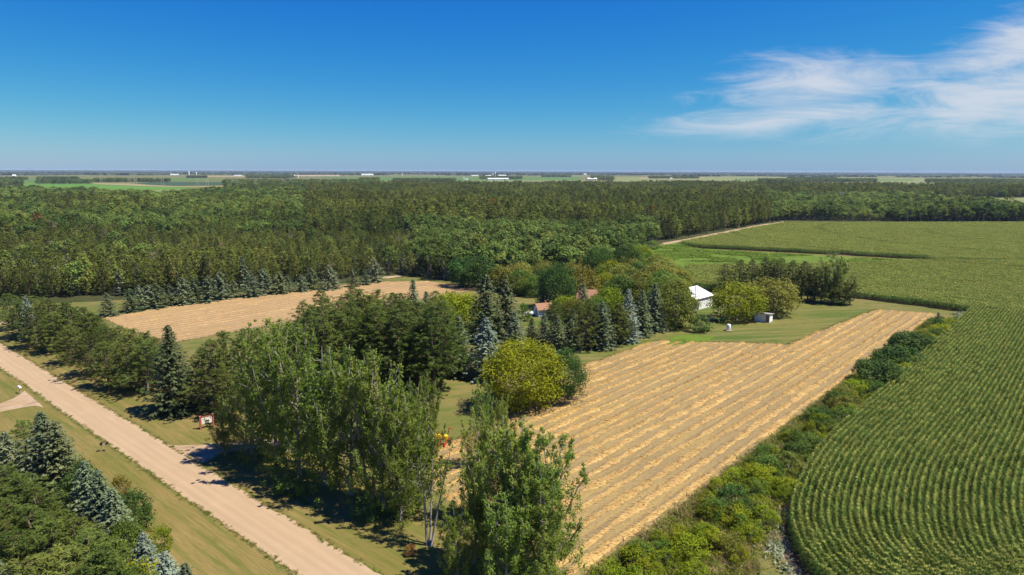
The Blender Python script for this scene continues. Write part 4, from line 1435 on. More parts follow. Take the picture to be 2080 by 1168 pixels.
val = pineness + (nz - 0.5) * 1.15
is_pine = u < np.clip((val - 0.5) * 2.2 + 0.5, 0.03, 0.97)
kind = np.where(is_pine, NPR.integers(0, 4, len(WP)), 4 + NPR.integers(0, 4, len(WP)))
kind = np.where(NPR.random(len(WP)) < 0.018, 9, kind)
kind = np.where((NPR.random(len(WP)) < 0.003) & is_pine, 10, kind)
kind = np.where((NPR.random(len(WP)) < 0.05) & (py > 487), 8, kind)
hgt = np.where(kind < 4, np.where((px < 840) & (py > 487), 8.8, 12.5), np.where(kind == 8, 8.0, 11.0)) * NPR.uniform(0.68, 1.25, len(WP)) * (0.72 + 0.56 * vnoise(WP[:, :2], 60, 4))
wkeys = ['wpin0', 'wpin1', 'wpin2', 'wpin3', 'wlea0', 'wlea1', 'wlea2', 'wlea3', 'wspr0', 'wdead0', 'wrust0']
base_h = np.array([PROTO[q]['h'] for q in wkeys])
s_ = hgt / base_h[kind]
wide_ = s_ * NPR.uniform(0.85, 1.4, len(WP)) * np.clip(WP[:, 2] / 5.0, 0.95, 1.5)
rz_ = NPR.uniform(0, 6.28, len(WP))
# the nearest trees are individuals
dist = np.hypot(WP[:, 0], WP[:, 1])
infr = (px > -20) & (px < 2100)
solo = np.zeros(len(WP), bool)
order = np.argsort(dist)
for grp, maxn in (((0, 1, 2, 3), 190), ((4, 5, 6, 7), 200), ((8,), 30)):
    sel = [i for i in order if kind[i] in grp and infr[i] and dist[i] < 480][:maxn]
    solo[sel] = True


def wood_label(i):
    x, y = px[i], py[i]
    where = 'behind the spruce row and the stubble strip' if x < 780 and y > 487 else 'of the grove between the farmstead and the pine wood' if 780 <= x < 1340 and y > 470 else 'of the wide wood beyond'
    if kind[i] < 4:
        return f'dark olive pine {where}', 'pine_tree', f'pines {where}'
    if kind[i] == 8:
        return f'grey-green spruce {where}', 'spruce_tree', f'spruces {where}'
    return f'leafy green tree {where}', 'broadleaf_tree', f'leafy trees {where}'


for i in np.where(solo)[0]:
    lab, nm, grp = wood_label(i)
    o = link(bpy.data.objects.new(nm, single_mesh(wkeys[kind[i]])))
    o.location = (WP[i, 0], WP[i, 1], 0)
    o.rotation_euler = (0, 0, rz_[i])
    o.scale = (wide_[i], wide_[i], s_[i])
    tag(o, lab, 'tree', grp)
wood_coll = asset_collection('wood_tree', [single_mesh(q) for q in wkeys])
m = ~solo
nm_ = int(m.sum())
scatter('woodland', np.c_[WP[m][:, :2], np.zeros(nm_)], np.c_[np.zeros((nm_, 2)), rz_[m]], np.c_[wide_[m], wide_[m], s_[m]], kind[m], wood_coll, 'wide mixed wood of pines and leafy trees', 'woodland')
print('wood trees', len(WP), 'solo', solo.sum())


# ------------------------------------------------------------------ far country: fields, tree belts, farms
def field_mat(name, c):
    return ground_mat(name, [c, tuple(q * 1.12 for q in c), tuple(q * 0.88 for q in c)], 0.2, 8, 0.004, 0.02, 0.2, 0, 0.15)


FC = {'green': (0.105, 0.185, 0.040), 'bright': (0.110, 0.230, 0.032), 'pale': (0.215, 0.235, 0.080), 'tan': (0.330, 0.270, 0.130), 'dark': (0.050, 0.095, 0.045), 'straw': (0.48, 0.36, 0.19)}
for k_ in FC:
    M['f_' + k_] = field_mat('far_field_' + k_, FC[k_])
FIELDS = [
    ('bright', [(40, 371), (130, 370), (310, 378), (430, 383), (300, 388), (60, 384)], 'bright green far field'),
    ('pale', [(40, 384), (300, 387), (430, 382), (560, 383), (420, 398), (330, 404), (240, 402), (40, 393)], 'pale green far field'),
    ('tan', [(190, 372), (260, 373), (340, 378), (400, 378.5), (520, 377), (520, 378.5), (400, 380), (330, 379.5), (190, 374)], 'thin tan far field'),
    ('dark', [(270, 372), (330, 369.5), (460, 370), (450, 376), (360, 377.5), (300, 375)], 'dark blue-green far field'),
    ('green', [(0, 362), (380, 362), (480, 366), (300, 369), (180, 371), (40, 369)], 'green far field by the horizon'),
    ('tan', [(380, 357), (520, 357.5), (520, 360), (390, 359.5)], 'tan far field'),
    ('green', [(640, 360), (900, 359), (1180, 360), (1180, 368), (960, 370), (780, 368)], 'green far field in the middle distance'),
    ('pale', [(770, 369), (960, 367), (1190, 366), (1300, 372), (1000, 376), (780, 376)], 'pale far field behind the pine wood'),
    ('pale', [(1250, 360), (1500, 359), (1900, 362), (2080, 364), (2080, 369), (1880, 373), (1700, 374), (1500, 371), (1250, 371)], 'pale yellow-green far field'),
    ('tan', [(1300, 361), (1430, 360.5), (1430, 363), (1300, 363.5)], 'tan strip in the far fields'),
    ('green', [(1500, 363), (1860, 364.5), (1850, 367), (1500, 366)], 'green strip in the far fields'),
    ('pale', [(1925, 408), (1945, 404), (2600, 398), (2600, 438), (2085, 438), (2030, 432), (1935, 424)], 'pale field behind the far wood'),
    ('straw', [(600, 355.5), (690, 355.5), (690, 357.5), (600, 357.5)], 'thin straw coloured far strip'),
    ('pale', [(1090, 357.5), (1240, 357.0), (1240, 358.5), (1090, 359)], 'thin pale far strip'),
    ('pale', [(1440, 356.5), (1900, 357.5), (1900, 359), (1440, 358)], 'thin pale strip under the far woods'),
]
for k, (c, poly, lab) in enumerate(FIELDS):
    sheet('far_field', [G(*q) for q in poly], 0.12 + 0.06 * k, M['f_' + c], 120, 1.5, lab)
belts = [(0, 46, 371.5, 379), (75, 188, 372.3, 373.6), (192, 300, 368.6, 370.0), (300, 345, 369.5, 370.4), (460, 540, 372, 379), (455, 760, 371, 381), (730, 770, 366, 377), (800, 925, 368.0, 370.6), (380, 420, 361, 362), (500, 545, 358.5, 362), (535, 600, 359.5, 362.5),
         (975, 1060, 361, 364.3), (1100, 1160, 358, 360), (1200, 1246, 360.5, 366), (1318, 1420, 361, 363), (1540, 1780, 367.5, 371.0), (1880, 2100, 368, 371.5), (1900, 2400, 374, 386), (1600, 1700, 364, 365), (0, 56, 365.0, 366.0), (75, 160, 364.5, 365.5)]
BP = []
for (x0, x1, y0, y1) in belts:
    poly = np.array([G(x0, y1), G(x1, y1), G(x1, y0), G(x0, y0)])
    A = 0.5 * abs(np.dot(poly[:, 0], np.roll(poly[:, 1], 1)) - np.dot(poly[:, 1], np.roll(poly[:, 0], 1)))
    n = int(min(1500, A / 70))
    lo, hi = poly.min(0), poly.max(0)
    P = NPR.uniform(lo, hi, (n * 3, 2))
    P = P[inside(P, poly)][:n]
    BP.append(P)
BP = np.concatenate(BP)
n = len(BP)
kb = np.where(NPR.random(n) < 0.3, NPR.integers(0, 4, n), NPR.integers(4, 8, n))
sb = NPR.uniform(0.9, 1.45, n)
scatter('tree_belts', np.c_[BP, np.zeros(n)], np.c_[np.zeros((n, 2)), NPR.uniform(0, 6.28, n)], np.c_[sb * 1.3, sb * 1.3, sb], kb, wood_coll, 'belts of trees between the far fields', 'woodland')
# horizon woods: clumps with bumpy tops
M['far_wood'] = leaf_mat('far_wood_foliage', (0.030, 0.050, 0.022), (0.060, 0.085, 0.032), 0.0, var=0.3)


def clump(seed):
    rg = np.random.default_rng(seed)
    mb = MB()
    n = 22
    x = np.linspace(-1, 1, n)
    for row, yy in enumerate(np.linspace(-1, 1, 4)):
        top = np.clip(rg.uniform(0.65, 1.0, n) * (1 - np.abs(x) ** 6 * 0.5), 0.2, 1)
        V = np.concatenate([np.c_[x, np.full(n, yy) + rg.normal(size=n) * 0.05, np.zeros(n) - 0.02], np.c_[x + rg.normal(size=n) * 0.02, np.full(n, yy) + rg.normal(size=n) * 0.1, top], np.c_[x, np.full(n, yy + 0.55), top * 0.9]])
        F = [(i, i + 1, n + i + 1, n + i) for i in range(n - 1)] + [(n + i, n + i + 1, 2 * n + i + 1, 2 * n + i) for i in range(n - 1)]
        mb.add(V, F, 0, rg.random(3 * n))
    return mb.build('wood_clump', M['far_wood'], mesh_only=True)


far_coll = asset_collection('far_clump', [clump(i) for i in range(5)])
FP = []
for rr, cntn in ((6500, 40), (7800, 90), (9500, 150), (11500, 200), (14000, 240), (17000, 260), (20500, 280), (23300, 300)):
    a = NPR.uniform(-0.70, 0.70, cntn)
    r = rr * NPR.uniform(0.93, 1.07, cntn)
    FP.append(np.c_[np.sin(a) * r, np.minimum(np.cos(a) * r, 23600)])
FP = np.concatenate(FP)
n = len(FP)
rfar = np.hypot(FP[:, 0], FP[:, 1])
hf = NPR.uniform(11, 17, n) + np.clip((rfar - 15000) / 600, 0, 14)
scatter('horizon_woods', np.c_[FP, np.zeros(n)], np.c_[np.zeros((n, 2)), NPR.uniform(-0.2, 0.2, n)], np.c_[NPR.uniform(120, 420, n) * rfar / 10000, NPR.uniform(90, 260, n), hf], NPR.integers(0, 5, n), far_coll, 'blue-grey woods along the horizon', 'woodland')

# ------------------------------------------------------------------ buildings and small things
M['white_metal'] = simple_mat('white_steel_siding', (0.80, 0.80, 0.80), 0.5, var=0.03)
M['white_wood'] = simple_mat('white_painted_boards', (0.74, 0.74, 0.72), 0.8, var=0.08, scale=2)
M['trim'] = simple_mat('dark_brown_trim', (0.10, 0.07, 0.05), 0.7)
M['door_brown'] = simple_mat('brown_door_paint', (0.26, 0.13, 0.08), 0.7)
M['roof_orange'] = simple_mat('rust_red_shingles', (0.29, 0.150, 0.090), 0.9, var=0.25, scale=4)
M['roof_grey'] = simple_mat('grey_roofing', (0.30, 0.28, 0.27), 0.9, var=0.2, scale=3)
M['glass'] = simple_mat('window_glass', (0.04, 0.05, 0.06), 0.12, spec=0.6)
M['concrete'] = simple_mat('pale_concrete', (0.45, 0.42, 0.38), 0.9, var=0.15)
M['red'] = simple_mat('red_paint', (0.48, 0.05, 0.03), 0.5, var=0.15)
M['yellow'] = simple_mat('yellow_paint', (0.75, 0.50, 0.02), 0.45, var=0.1)
M['green_paint'] = simple_mat('green_machine_paint', (0.03, 0.20, 0.03), 0.4, var=0.1)
M['rubber'] = simple_mat('black_rubber', (0.02, 0.02, 0.02), 0.8)
M['steel'] = simple_mat('grey_steel', (0.25, 0.25, 0.26), 0.5, metal=0.6)
M['red_wood'] = simple_mat('red_brown_post', (0.33, 0.11, 0.07), 0.85, var=0.2)
M['cream'] = simple_mat('cream_board', (0.72, 0.66, 0.55), 0.7, var=0.05)
M['black'] = simple_mat('black_paint', (0.02, 0.02, 0.02), 0.6)
M['pole_wood'] = simple_mat('weathered_pole', (0.33, 0.29, 0.24), 0.9, var=0.2)
M['pole_pale'] = simple_mat('silvered_pole_wood', (0.50, 0.48, 0.45), 0.9, var=0.1)
M['plank'] = simple_mat('bleached_plank', (0.44, 0.33, 0.21), 0.9, var=0.25)


def bd(name, parent, mat, *boxes, **kw):
    mb = MB()
    for bx in boxes:
        mb.box(*bx)
    return mb.build(name, mat, parent, **kw)


def cyl(mb, c0, c1, r, n=12, mi=0):
    return mb.tube([c0, c1], r, n, mi)


def gable_house(name, loc, rz, L, W, eave, ridge, wall_m, roof_m, label, cat, over=0.35, windows=(), doors=(), trim=None):
    """L runs along the ridge (local x), W across; openings given as (face, position along, width, z0, z1)"""
    e = empty(name, (loc[0], loc[1], 0), rz)
    tag(e, label, cat)
    w = MB()
    x, y = L / 2, W / 2
    V = [(-x, -y, -0.1), (x, -y, -0.1), (x, y, -0.1), (-x, y, -0.1), (-x, -y, eave), (x, -y, eave), (x, y, eave), (-x, y, eave), (-x, 0, ridge), (x, 0, ridge)]
    w.add(V, [(0, 1, 5, 4), (2, 3, 7, 6), (1, 2, 6, 5), (3, 0, 4, 7), (5, 6, 9, 9), (7, 4, 8, 8)])
    w.build('wall', wall_m, e)
    r = MB()
    sl = (ridge - eave) / y
    t = 0.09
    for sg in (-1, 1):
        yo = sg * (y + over)
        zo = eave - sl * over
        V = [(-x - over, yo, zo + 0.03), (x + over, yo, zo + 0.03), (x + over, 0, ridge + 0.03), (-x - over, 0, ridge + 0.03)]
        V += [(a, b_, c + t) for a, b_, c in V]
        r.add(V, [(0, 1, 2, 3), (4, 5, 6, 7), (0, 1, 5, 4), (1, 2, 6, 5), (2, 3, 7, 6), (3, 0, 4, 7)])
    roof = r.build('roof', roof_m, e)
    if trim:
        tm = MB()
        for sg in (-1, 1):
            tm.box((0, sg * (y + over + 0.02), eave - sl * over - 0.04), (L + 2 * over, 0.06, 0.2))
        tm.build('fascia', trim, e)
    for kind_, items in (('window', windows), ('door', doors)):
        for (face, pos, wd, z0, z1, mt) in items:
            mb = MB()
            zc, hh = (z0 + z1) / 2, z1 - z0
            if face in 'fb':
                yy = -y if face == 'f' else y
                sg = -1 if face == 'f' else 1
                mb.box((pos, yy + sg * 0.012, zc), (wd, 0.05, hh))
                fr = [((pos - wd / 2 - 0.04, yy + sg * 0.03, zc), (0.08, 0.08, hh + 0.16)), ((pos + wd / 2 + 0.04, yy + sg * 0.03, zc), (0.08, 0.08, hh + 0.16)), ((pos, yy + sg * 0.03, z1 + 0.04), (wd, 0.075, 0.08)), ((pos, yy + sg * 0.03, z0 - 0.04), (wd, 0.1, 0.08))]
            else:
                xx = -x if face == 'l' else x
                sg = -1 if face == 'l' else 1
                mb.box((xx + sg * 0.012, pos, zc), (0.05, wd, hh))
                fr = [((xx + sg * 0.03, pos - wd / 2 - 0.04, zc), (0.08, 0.08, hh + 0.16)), ((xx + sg * 0.03, pos + wd / 2 + 0.04, zc), (0.08, 0.08, hh + 0.16)), ((xx + sg * 0.03, pos, z1 + 0.04), (0.075, wd, 0.08)), ((xx + sg * 0.03, pos, z0 - 0.04), (0.1, wd, 0.08))]
            o = mb.build(kind_, mt, e)
            bd('frame', o, M['white_wood'], *fr)
    return e, roof


# white pole barn; its front eave side runs from c0 towards upper right
c0, c1 = np.array([53.5, 195.0]), np.array([60.3, 201.7])
dv = (c1 - c0) / np.linalg.norm(c1 - c0)
bk = np.array([-dv[1], dv[0]])
ctr = c0 + dv * 4.8 + bk * 5.6
barn, broof = gable_house('pole_barn', ctr, math.atan2(dv[1], dv[0]), 9.6, 11.2, 3.4, 5.5, M['white_metal'], M['white_metal'], 'white steel pole barn with pale roof beside the green trees', 'barn', 0.3,
                          doors=[('f', -3.6, 0.9, 0.05, 2.1, M['black']), ('l', 0.0, 4.0, 0.05, 3.0, M['white_wood'])], trim=M['trim'])
rib = MB()
for xx in np.arange(-4.65, 4.7, 0.93):
    rib.box((xx, -5.62, 1.68), (0.05, 0.04, 3.3))
rib.build('siding_rib', M['white_metal'], barn)
for xx in (-4.2, -1.4, 1.4, 4.2):
    V = np.array([(xx - 0.03, -5.9, 3.30), (xx + 0.03, -5.9, 3.30), (xx + 0.03, 0, 5.62), (xx - 0.03, 0, 5.62)]) + np.array([0, 0, 0.12])
    MB().add(np.concatenate([V, V + np.array([0, 0, -0.08])]), [(0, 1, 2, 3), (0, 1, 5, 4), (1, 2, 6, 5), (2, 3, 7, 6), (3, 0, 4, 7)]).build('roof_seam', M['white_metal'], broof)
V = np.array([(-2.3, -4.4, 3.85), (-2.0, -4.4, 3.85), (-2.0, -1.2, 5.05), (-2.3, -1.2, 5.05)]) + np.array([0, 0, 0.19])
MB().add(np.concatenate([V, V - np.array([0, 0, 0.1])]), [(0, 1, 2, 3), (0, 1, 5, 4), (1, 2, 6, 5), (2, 3, 7, 6), (3, 0, 4, 7)]).build('roof_light', M['steel'], broof)

# small white shed with a lean-to roof
s0, s1 = np.array([65.8, 181.3]), np.array([69.0, 179.0])
dv = (s1 - s0) / np.linalg.norm(s1 - s0)
bk = np.array([-dv[1], dv[0]])
ctr = s0 + dv * 2.0 + bk * 1.5
shed = empty('shed', (ctr[0], ctr[1], 0), math.atan2(dv[1], dv[0]))
tag(shed, 'small white shed with brown door and flat grey roof on the lawn', 'shed')
MB().add([(-2, -1.5, -0.1), (2, -1.5, -0.1), (2, 1.5, -0.1), (-2, 1.5, -0.1), (-2, -1.5, 2.3), (2, -1.5, 2.3), (2, 1.5, 1.95), (-2, 1.5, 1.95)], [(0, 1, 5, 4), (1, 2, 6, 5), (2, 3, 7, 6), (3, 0, 4, 7), (4, 5, 6, 7)]).build('wall', M['white_wood'], shed)
V = np.array([(-2.3, -1.9, 2.38), (2.3, -1.9, 2.38), (2.3, 1.8, 1.94), (-2.3, 1.8, 1.94)])
MB().add(np.concatenate([V, V + np.array([0, 0, 0.1])]), [(0, 3, 2, 1), (4, 5, 6, 7), (0, 1, 5, 4), (1, 2, 6, 5), (2, 3, 7, 6), (3, 0, 4, 7)]).build('roof', M['roof_grey'], shed)
dr = bd('door', shed, M['door_brown'], ((1.45, -1.53, 1.0), (0.85, 0.06, 1.95)))
bd('handle', dr, M['steel'], ((1.15, -1.58, 1.0), (0.05, 0.06, 0.16)))

# orange-roofed cabin and farmhouse in the trees
g = G(1104, 640)
cabin, cr_ = gable_house('cabin', (g[0], g[1]), 0.35, 4.4, 3.8, 2.1, 3.4, M['white_wood'], M['roof_orange'], 'little white cabin with rust-orange roof behind the spruces', 'cabin', 0.4,
                         windows=[('f', 0.8, 0.9, 0.9, 1.8, M['glass'])], doors=[('l', 0.0, 0.9, 0.05, 2.0, M['door_brown'])])
bd('chimney', cr_, M['red_wood'], ((0.8, 0.6, 3.4), (0.5, 0.5, 1.2)))
g = G(1204, 620)
house, hr = gable_house('farmhouse', (g[0], g[1]), -0.25, 8.4, 6.4, 2.6, 4.7, M['white_wood'], M['roof_orange'], 'farmhouse with rust-orange roof almost hidden by trees', 'house', 0.45,
                        windows=[('f', -3.2, 1.0, 1.0, 2.1, M['glass']), ('f', -1.2, 1.0, 1.0, 2.1, M['glass']), ('f', 3.0, 1.0, 1.0, 2.1, M['glass'])], doors=[('f', 1.4, 1.0, 0.05, 2.1, M['door_brown'])])
bd('chimney', hr, M['red_wood'], ((-2.2, 0.8, 4.7), (0.7, 0.7, 1.4)))
g = G(1109, 622)
pump, pr = gable_house('garden_shed', (g[0], g[1]), 0.9, 3.2, 2.6, 1.9, 3.0, M['white_wood'], M['white_wood'], 'tiny white gabled hut in the shade behind the cabin', 'shed', 0.25, doors=[('l', 0.0, 0.8, 0.05, 1.7, M['red_wood'])])

# propane tank
g = G(1074, 643)
e = empty('propane_tank', (g[0], g[1], 0), 0.15)
tag(e, 'white propane tank lying on the dry grass near the cabin', 'tank')
mb = MB()
mb.tube([(-1.25, 0, 0.95), (-1.12, 0, 0.95), (-0.95, 0, 0.95), (0.95, 0, 0.95), (1.12, 0, 0.95), (1.25, 0, 0.95)], [0.12, 0.38, 0.5, 0.5, 0.38, 0.12], 16)
mb.build('vessel', M['white_metal'], e, smooth=True)
for xx in (-0.7, 0.7):
    bd('leg', e, M['concrete'], ((xx, 0, 0.22), (0.2, 0.8, 0.56)))
bd('dome', e, M['white_metal'], ((0, 0, 1.5), (0.35, 0.35, 0.2)))


def wheel(parent, c, r, w, rim_m, name='wheel'):
    mb = MB()
    mb.tube([(c[0], c[1] - w / 2, c[2]), (c[0], c[1] - w / 2 * 0.6, c[2]), (c[0], c[1] + w / 2 * 0.6, c[2]), (c[0], c[1] + w / 2, c[2])], [r * 0.86, r, r, r * 0.86], 18)
    o = mb.build(name, M['rubber'], parent)
    m2 = MB()
    m2.tube([(c[0], c[1] - w / 2 - 0.01, c[2]), (c[0], c[1] + w / 2 + 0.01, c[2])], r * 0.52, 14)
    m2.build('rim', rim_m, o)
    return o


# lawn tractor (local x forward)
g = G(1463, 655)
t = empty('lawn_tractor', (g[0], g[1], 0), 0.12)
tag(t, 'green garden tractor with yellow seat parked on the lawn', 'tractor')
bd('hood', t, M['green_paint'], ((0.75, 0, 0.78), (1.0, 0.55, 0.45)), ((1.28, 0, 0.72), (0.1, 0.5, 0.33)), ((0.75, 0, 1.03), (0.8, 0.42, 0.07)))
bd('frame', t, M['black'], ((0.1, 0, 0.45), (2.2, 0.4, 0.18)))
bd('fender', t, M['green_paint'], ((-0.55, 0.42, 0.95), (0.85, 0.32, 0.10)), ((-0.55, -0.42, 0.95), (0.85, 0.32, 0.10)), ((-0.6, 0, 0.72), (0.75, 0.5, 0.35)))
bd('seat', t, M['yellow'], ((-0.5, 0, 1.02), (0.5, 0.5, 0.14)), ((-0.76, 0, 1.28), (0.12, 0.5, 0.5)))
mb = MB()
cyl(mb, (0.22, 0, 0.9), (0.0, 0, 1.25), 0.03, 6)
cyl(mb, (0.0, 0, 1.25), (-0.02, 0, 1.28), 0.19, 14)
mb.build('steering_wheel', M['black'], t)
bd('mower_deck', t, M['yellow'], ((0.2, 0, 0.26), (0.8, 1.3, 0.16)))
for sy in (-0.45, 0.45):
    wheel(t, (-0.6, sy, 0.48), 0.48, 0.3, M['yellow'])
    wheel(t, (0.95, sy * 0.95, 0.32), 0.32, 0.2, M['yellow'])
# flat trailer
g = G(1440, 652)
t = empty('utility_trailer', (g[0], g[1], 0), 0.15)
tag(t, 'low flat wooden trailer behind the garden tractor', 'trailer')
for k in range(5):
    bd('plank', t, M['plank'], ((0, -0.56 + 0.28 * k, 0.62), (2.2, 0.26, 0.06)))
bd('frame', t, M['steel'], ((0, 0, 0.54), (2.1, 1.2, 0.08)), ((1.6, 0, 0.52), (1.2, 0.08, 0.08)))
for sy in (-0.72, 0.72):
    wheel(t, (-0.1, sy, 0.3), 0.3, 0.16, M['steel'])
# white barrel on a pallet
g = G(1479, 672)
t = empty('water_barrel', (g[0], g[1], 0), 0.3)
tag(t, 'white barrel standing on a wooden pallet at the edge of the lawn', 'barrel')
for k in range(4):
    bd('plank', t, M['plank'], ((0, -0.6 + 0.4 * k, 0.16), (1.6, 0.3, 0.05)))
bd('pallet_block', t, M['plank'], ((-0.65, 0, 0.07), (0.12, 1.5, 0.14)), ((0.65, 0, 0.07), (0.12, 1.5, 0.14)))
mb = MB()
mb.tube([(0.1, 0, 0.19), (0.1, 0, 0.25), (0.1, 0, 0.7), (0.1, 0, 1.2), (0.1, 0, 1.65), (0.1, 0, 1.72)], [0.42, 0.47, 0.5, 0.5, 0.47, 0.40], 16)
mb.build('barrel', M['white_metal'], t, smooth=True)
# utility pole before the barn
g = G(1410, 641)
t = empty('utility_pole', (g[0], g[1], 0), 0.4)
tag(t, 'grey utility pole standing in front of the white barn', 'pole')
mb = MB()
mb.tube([(0, 0, -0.2), (0, 0, 4), (0, 0, 8.4)], [0.16, 0.14, 0.11], 8)
mb.build('post', M['pole_pale'], t)
bd('yard_light', t, M['steel'], ((0.4, 0, 7.9), (0.8, 0.06, 0.06)), ((0.8, 0, 7.82), (0.3, 0.22, 0.14)))

# seed planter behind the poplars: red frame, yellow hoppers
g = G(884, 902)
t = empty('row_planter', (g[0], g[1], 0), -0.2)
tag(t, 'red seed planter with yellow hoppers parked on the stubble behind the poplars', 'planter')
bd('toolbar', t, M['red'], ((0, 0, 0.85), (4.4, 0.18, 0.18)), ((0, 0.55, 0.85), (4.4, 0.14, 0.14)), ((-1.9, 0.27, 0.85), (0.14, 0.5, 0.14)), ((1.9, 0.27, 0.85), (0.14, 0.5, 0.14)), ((0, 1.35, 0.80), (0.16, 1.6, 0.16)), ((0.6, 1.1, 0.80), (0.12, 1.2, 0.12), 0, 0.5), ((-0.6, 1.1, 0.80), (0.12, 1.2, 0.12), 0, -0.5))
for k in range(5):
    xx = -1.8 + 0.9 * k
    u_ = bd('row_unit', t, M['red'], ((xx, -0.45, 0.55), (0.16, 0.9, 0.3)), ((xx, -0.75, 0.35), (0.1, 0.3, 0.5)))
    mb = MB()
    cyl(mb, (xx - 0.05, -0.95, 0.3), (xx + 0.05, -0.95, 0.3), 0.3, 14)
    mb.build('press_wheel', M['red'], u_)
    hp = MB()
    hp.tube([(xx, -0.4, 0.95), (xx, -0.4, 1.15), (xx, -0.4, 1.6)], [0.16, 0.30, 0.34], 10)
    h_ = hp.build('hopper', M['yellow'], t)
    m2 = MB()
    m2.tube([(xx, -0.4, 1.61), (xx, -0.4, 1.68)], [0.37, 0.33], 10)
    m2.build('lid', M['yellow'], h_)
for sx in (-2.35, 2.35):
    w_ = MB()
    w_.tube([(sx - 0.13, 0.2, 0.5), (sx + 0.13, 0.2, 0.5)], 0.5, 18)
    wo = w_.build('wheel', M['rubber'], t)
    r_ = MB()
    r_.tube([(sx - 0.15, 0.2, 0.5), (sx + 0.15, 0.2, 0.5)], 0.28, 14)
    r_.build('rim', M['red'], wo)
bd('marker_arm', t, M['red'], ((1.9, 0.4, 1.7), (0.1, 0.1, 1.8), 0, 0, 0.25), ((2.3, 0.4, 2.5), (0.7, 0.08, 0.08), 0, 0, 0.3))

# signboard by the driveway
ga, gb = G(408, 872), G(426, 868)
dv = (gb - ga) / np.linalg.norm(gb - ga)
L_ = 1.9
t = empty('signboard', (ga[0], ga[1], 0), math.atan2(dv[1], dv[0]))
tag(t, 'cream signboard hung between red-brown posts beside the driveway', 'sign')
for xx in (0.0, L_):
    bd('post', t, M['red_wood'], ((xx, 0, 1.0), (0.26, 0.26, 2.1)), ((xx, 0, 2.1), (0.34, 0.34, 0.1)))
bd('beam', t, M['red_wood'], ((L_ / 2, 0, 1.93), (L_ - 0.26, 0.12, 0.12)))
pn = bd('panel', t, M['cream'], ((L_ / 2, -0.02, 1.28), (L_ - 0.34, 0.07, 1.0)))
for k, (xx, zz, w_, h_) in enumerate([(-0.22, 1.22, 0.14, 0.16), (-0.05, 1.30, 0.12, 0.26), (0.12, 1.22, 0.2, 0.14), (0.28, 1.25, 0.1, 0.2), (0.02, 1.12, 0.66, 0.07), (0.55, 1.62, 0.14, 0.16)]):
    bd('emblem', pn, M['black'], ((L_ / 2 + xx, -0.063, zz), (w_, 0.02, h_)))


def mailbox(loc, rz, mat, label, twin):
    t = empty('mailbox', (loc[0], loc[1], 0), rz)
    tag(t, label, 'mailbox')
    bd('post', t, M['pole_wood'], ((0, 0, 0.5), (0.1, 0.1, 1.1)))
    if twin:
        bd('crossarm', t, M['pole_wood'], ((0.35, 0, 1.0), (0.9, 0.08, 0.08)))
    for xx in ((0, 0.75) if twin else (0.0,)):
        mb = MB()
        th = np.linspace(0, math.pi, 9)
        rr = 0.15 if twin else 0.2
        prof = [(-rr, 0)] + [(-rr * math.cos(a), 0.16 + rr * math.sin(a)) for a in th] + [(rr, 0)]
        ln = 0.5 if twin else 0.75
        n = len(prof)
        V = [(xx + p[0], y, 1.06 + p[1]) for y in (-ln / 2, ln / 2) for p in prof] + [(xx, -ln / 2, 1.2), (xx, ln / 2, 1.2)]
        F = [(i, (i + 1) % n, n + (i + 1) % n, n + i) for i in range(n)] + [((i + 1) % n, i, 2 * n, 2 * n) for i in range(n)] + [(n + i, n + (i + 1) % n, 2 * n + 1, 2 * n + 1) for i in range(n)]
        mb.add(V, F)
        o = mb.build('box', mat, t)
        bd('flag', o, M['red'], ((xx + rr + 0.02, 0.1, 1.36), (0.02, 0.05, 0.2)))


mailbox(G(207, 917), 0.3, M['black'], 'pair of small black mailboxes on one post at the near road edge', True)
mailbox(G(41, 799), 1.0, M['white_metal'], 'white mailbox at the corner of the side track', False)

# ------------------------------------------------------------------ far farms, silos and power poles
def far_barn(x0, x1, y, hpx, label, roof='white_metal', wall='white_metal', deep=0.35, name='far_barn'):
    a, b_ = G(x0, y), G(x1, y)
    L = np.linalg.norm(b_ - a)
    c = (a + b_) / 2
    hh = hpx / FPX * np.hypot(*c)
    W = max(14, L * deep)
    gable_house(name, c + np.array([0, W / 2]), math.atan2((b_ - a)[1], (b_ - a)[0]), L, W, hh * 0.62, hh, M[wall], M[roof], label, 'barn', 0.6,
                doors=[('f', L * 0.3, min(5.0, L * 0.12), 0.05, hh * 0.45, M['trim']), ('f', -L * 0.25, min(5.0, L * 0.12), 0.05, hh * 0.45, M['trim'])])


def silo(x, y, hpx, wpx, label, mat='white_metal'):
    g = G(x, y)
    k = np.hypot(*g) / FPX
    t = empty('silo', (g[0], g[1], 0))
    tag(t, label, 'silo')
    mb = MB()
    r, h = wpx * k / 2, hpx * k
    mb.tube([(0, 0, -0.5), (0, 0, h * 0.86)], r, 14)
    mb.build('shaft', M[mat], t)
    m2 = MB()
    m2.tube([(0, 0, h * 0.861), (0, 0, h * 0.95), (0, 0, h)], [r * 1.03, r * 0.7, r * 0.12], 14)
    m2.build('dome', M['white_metal'], t)


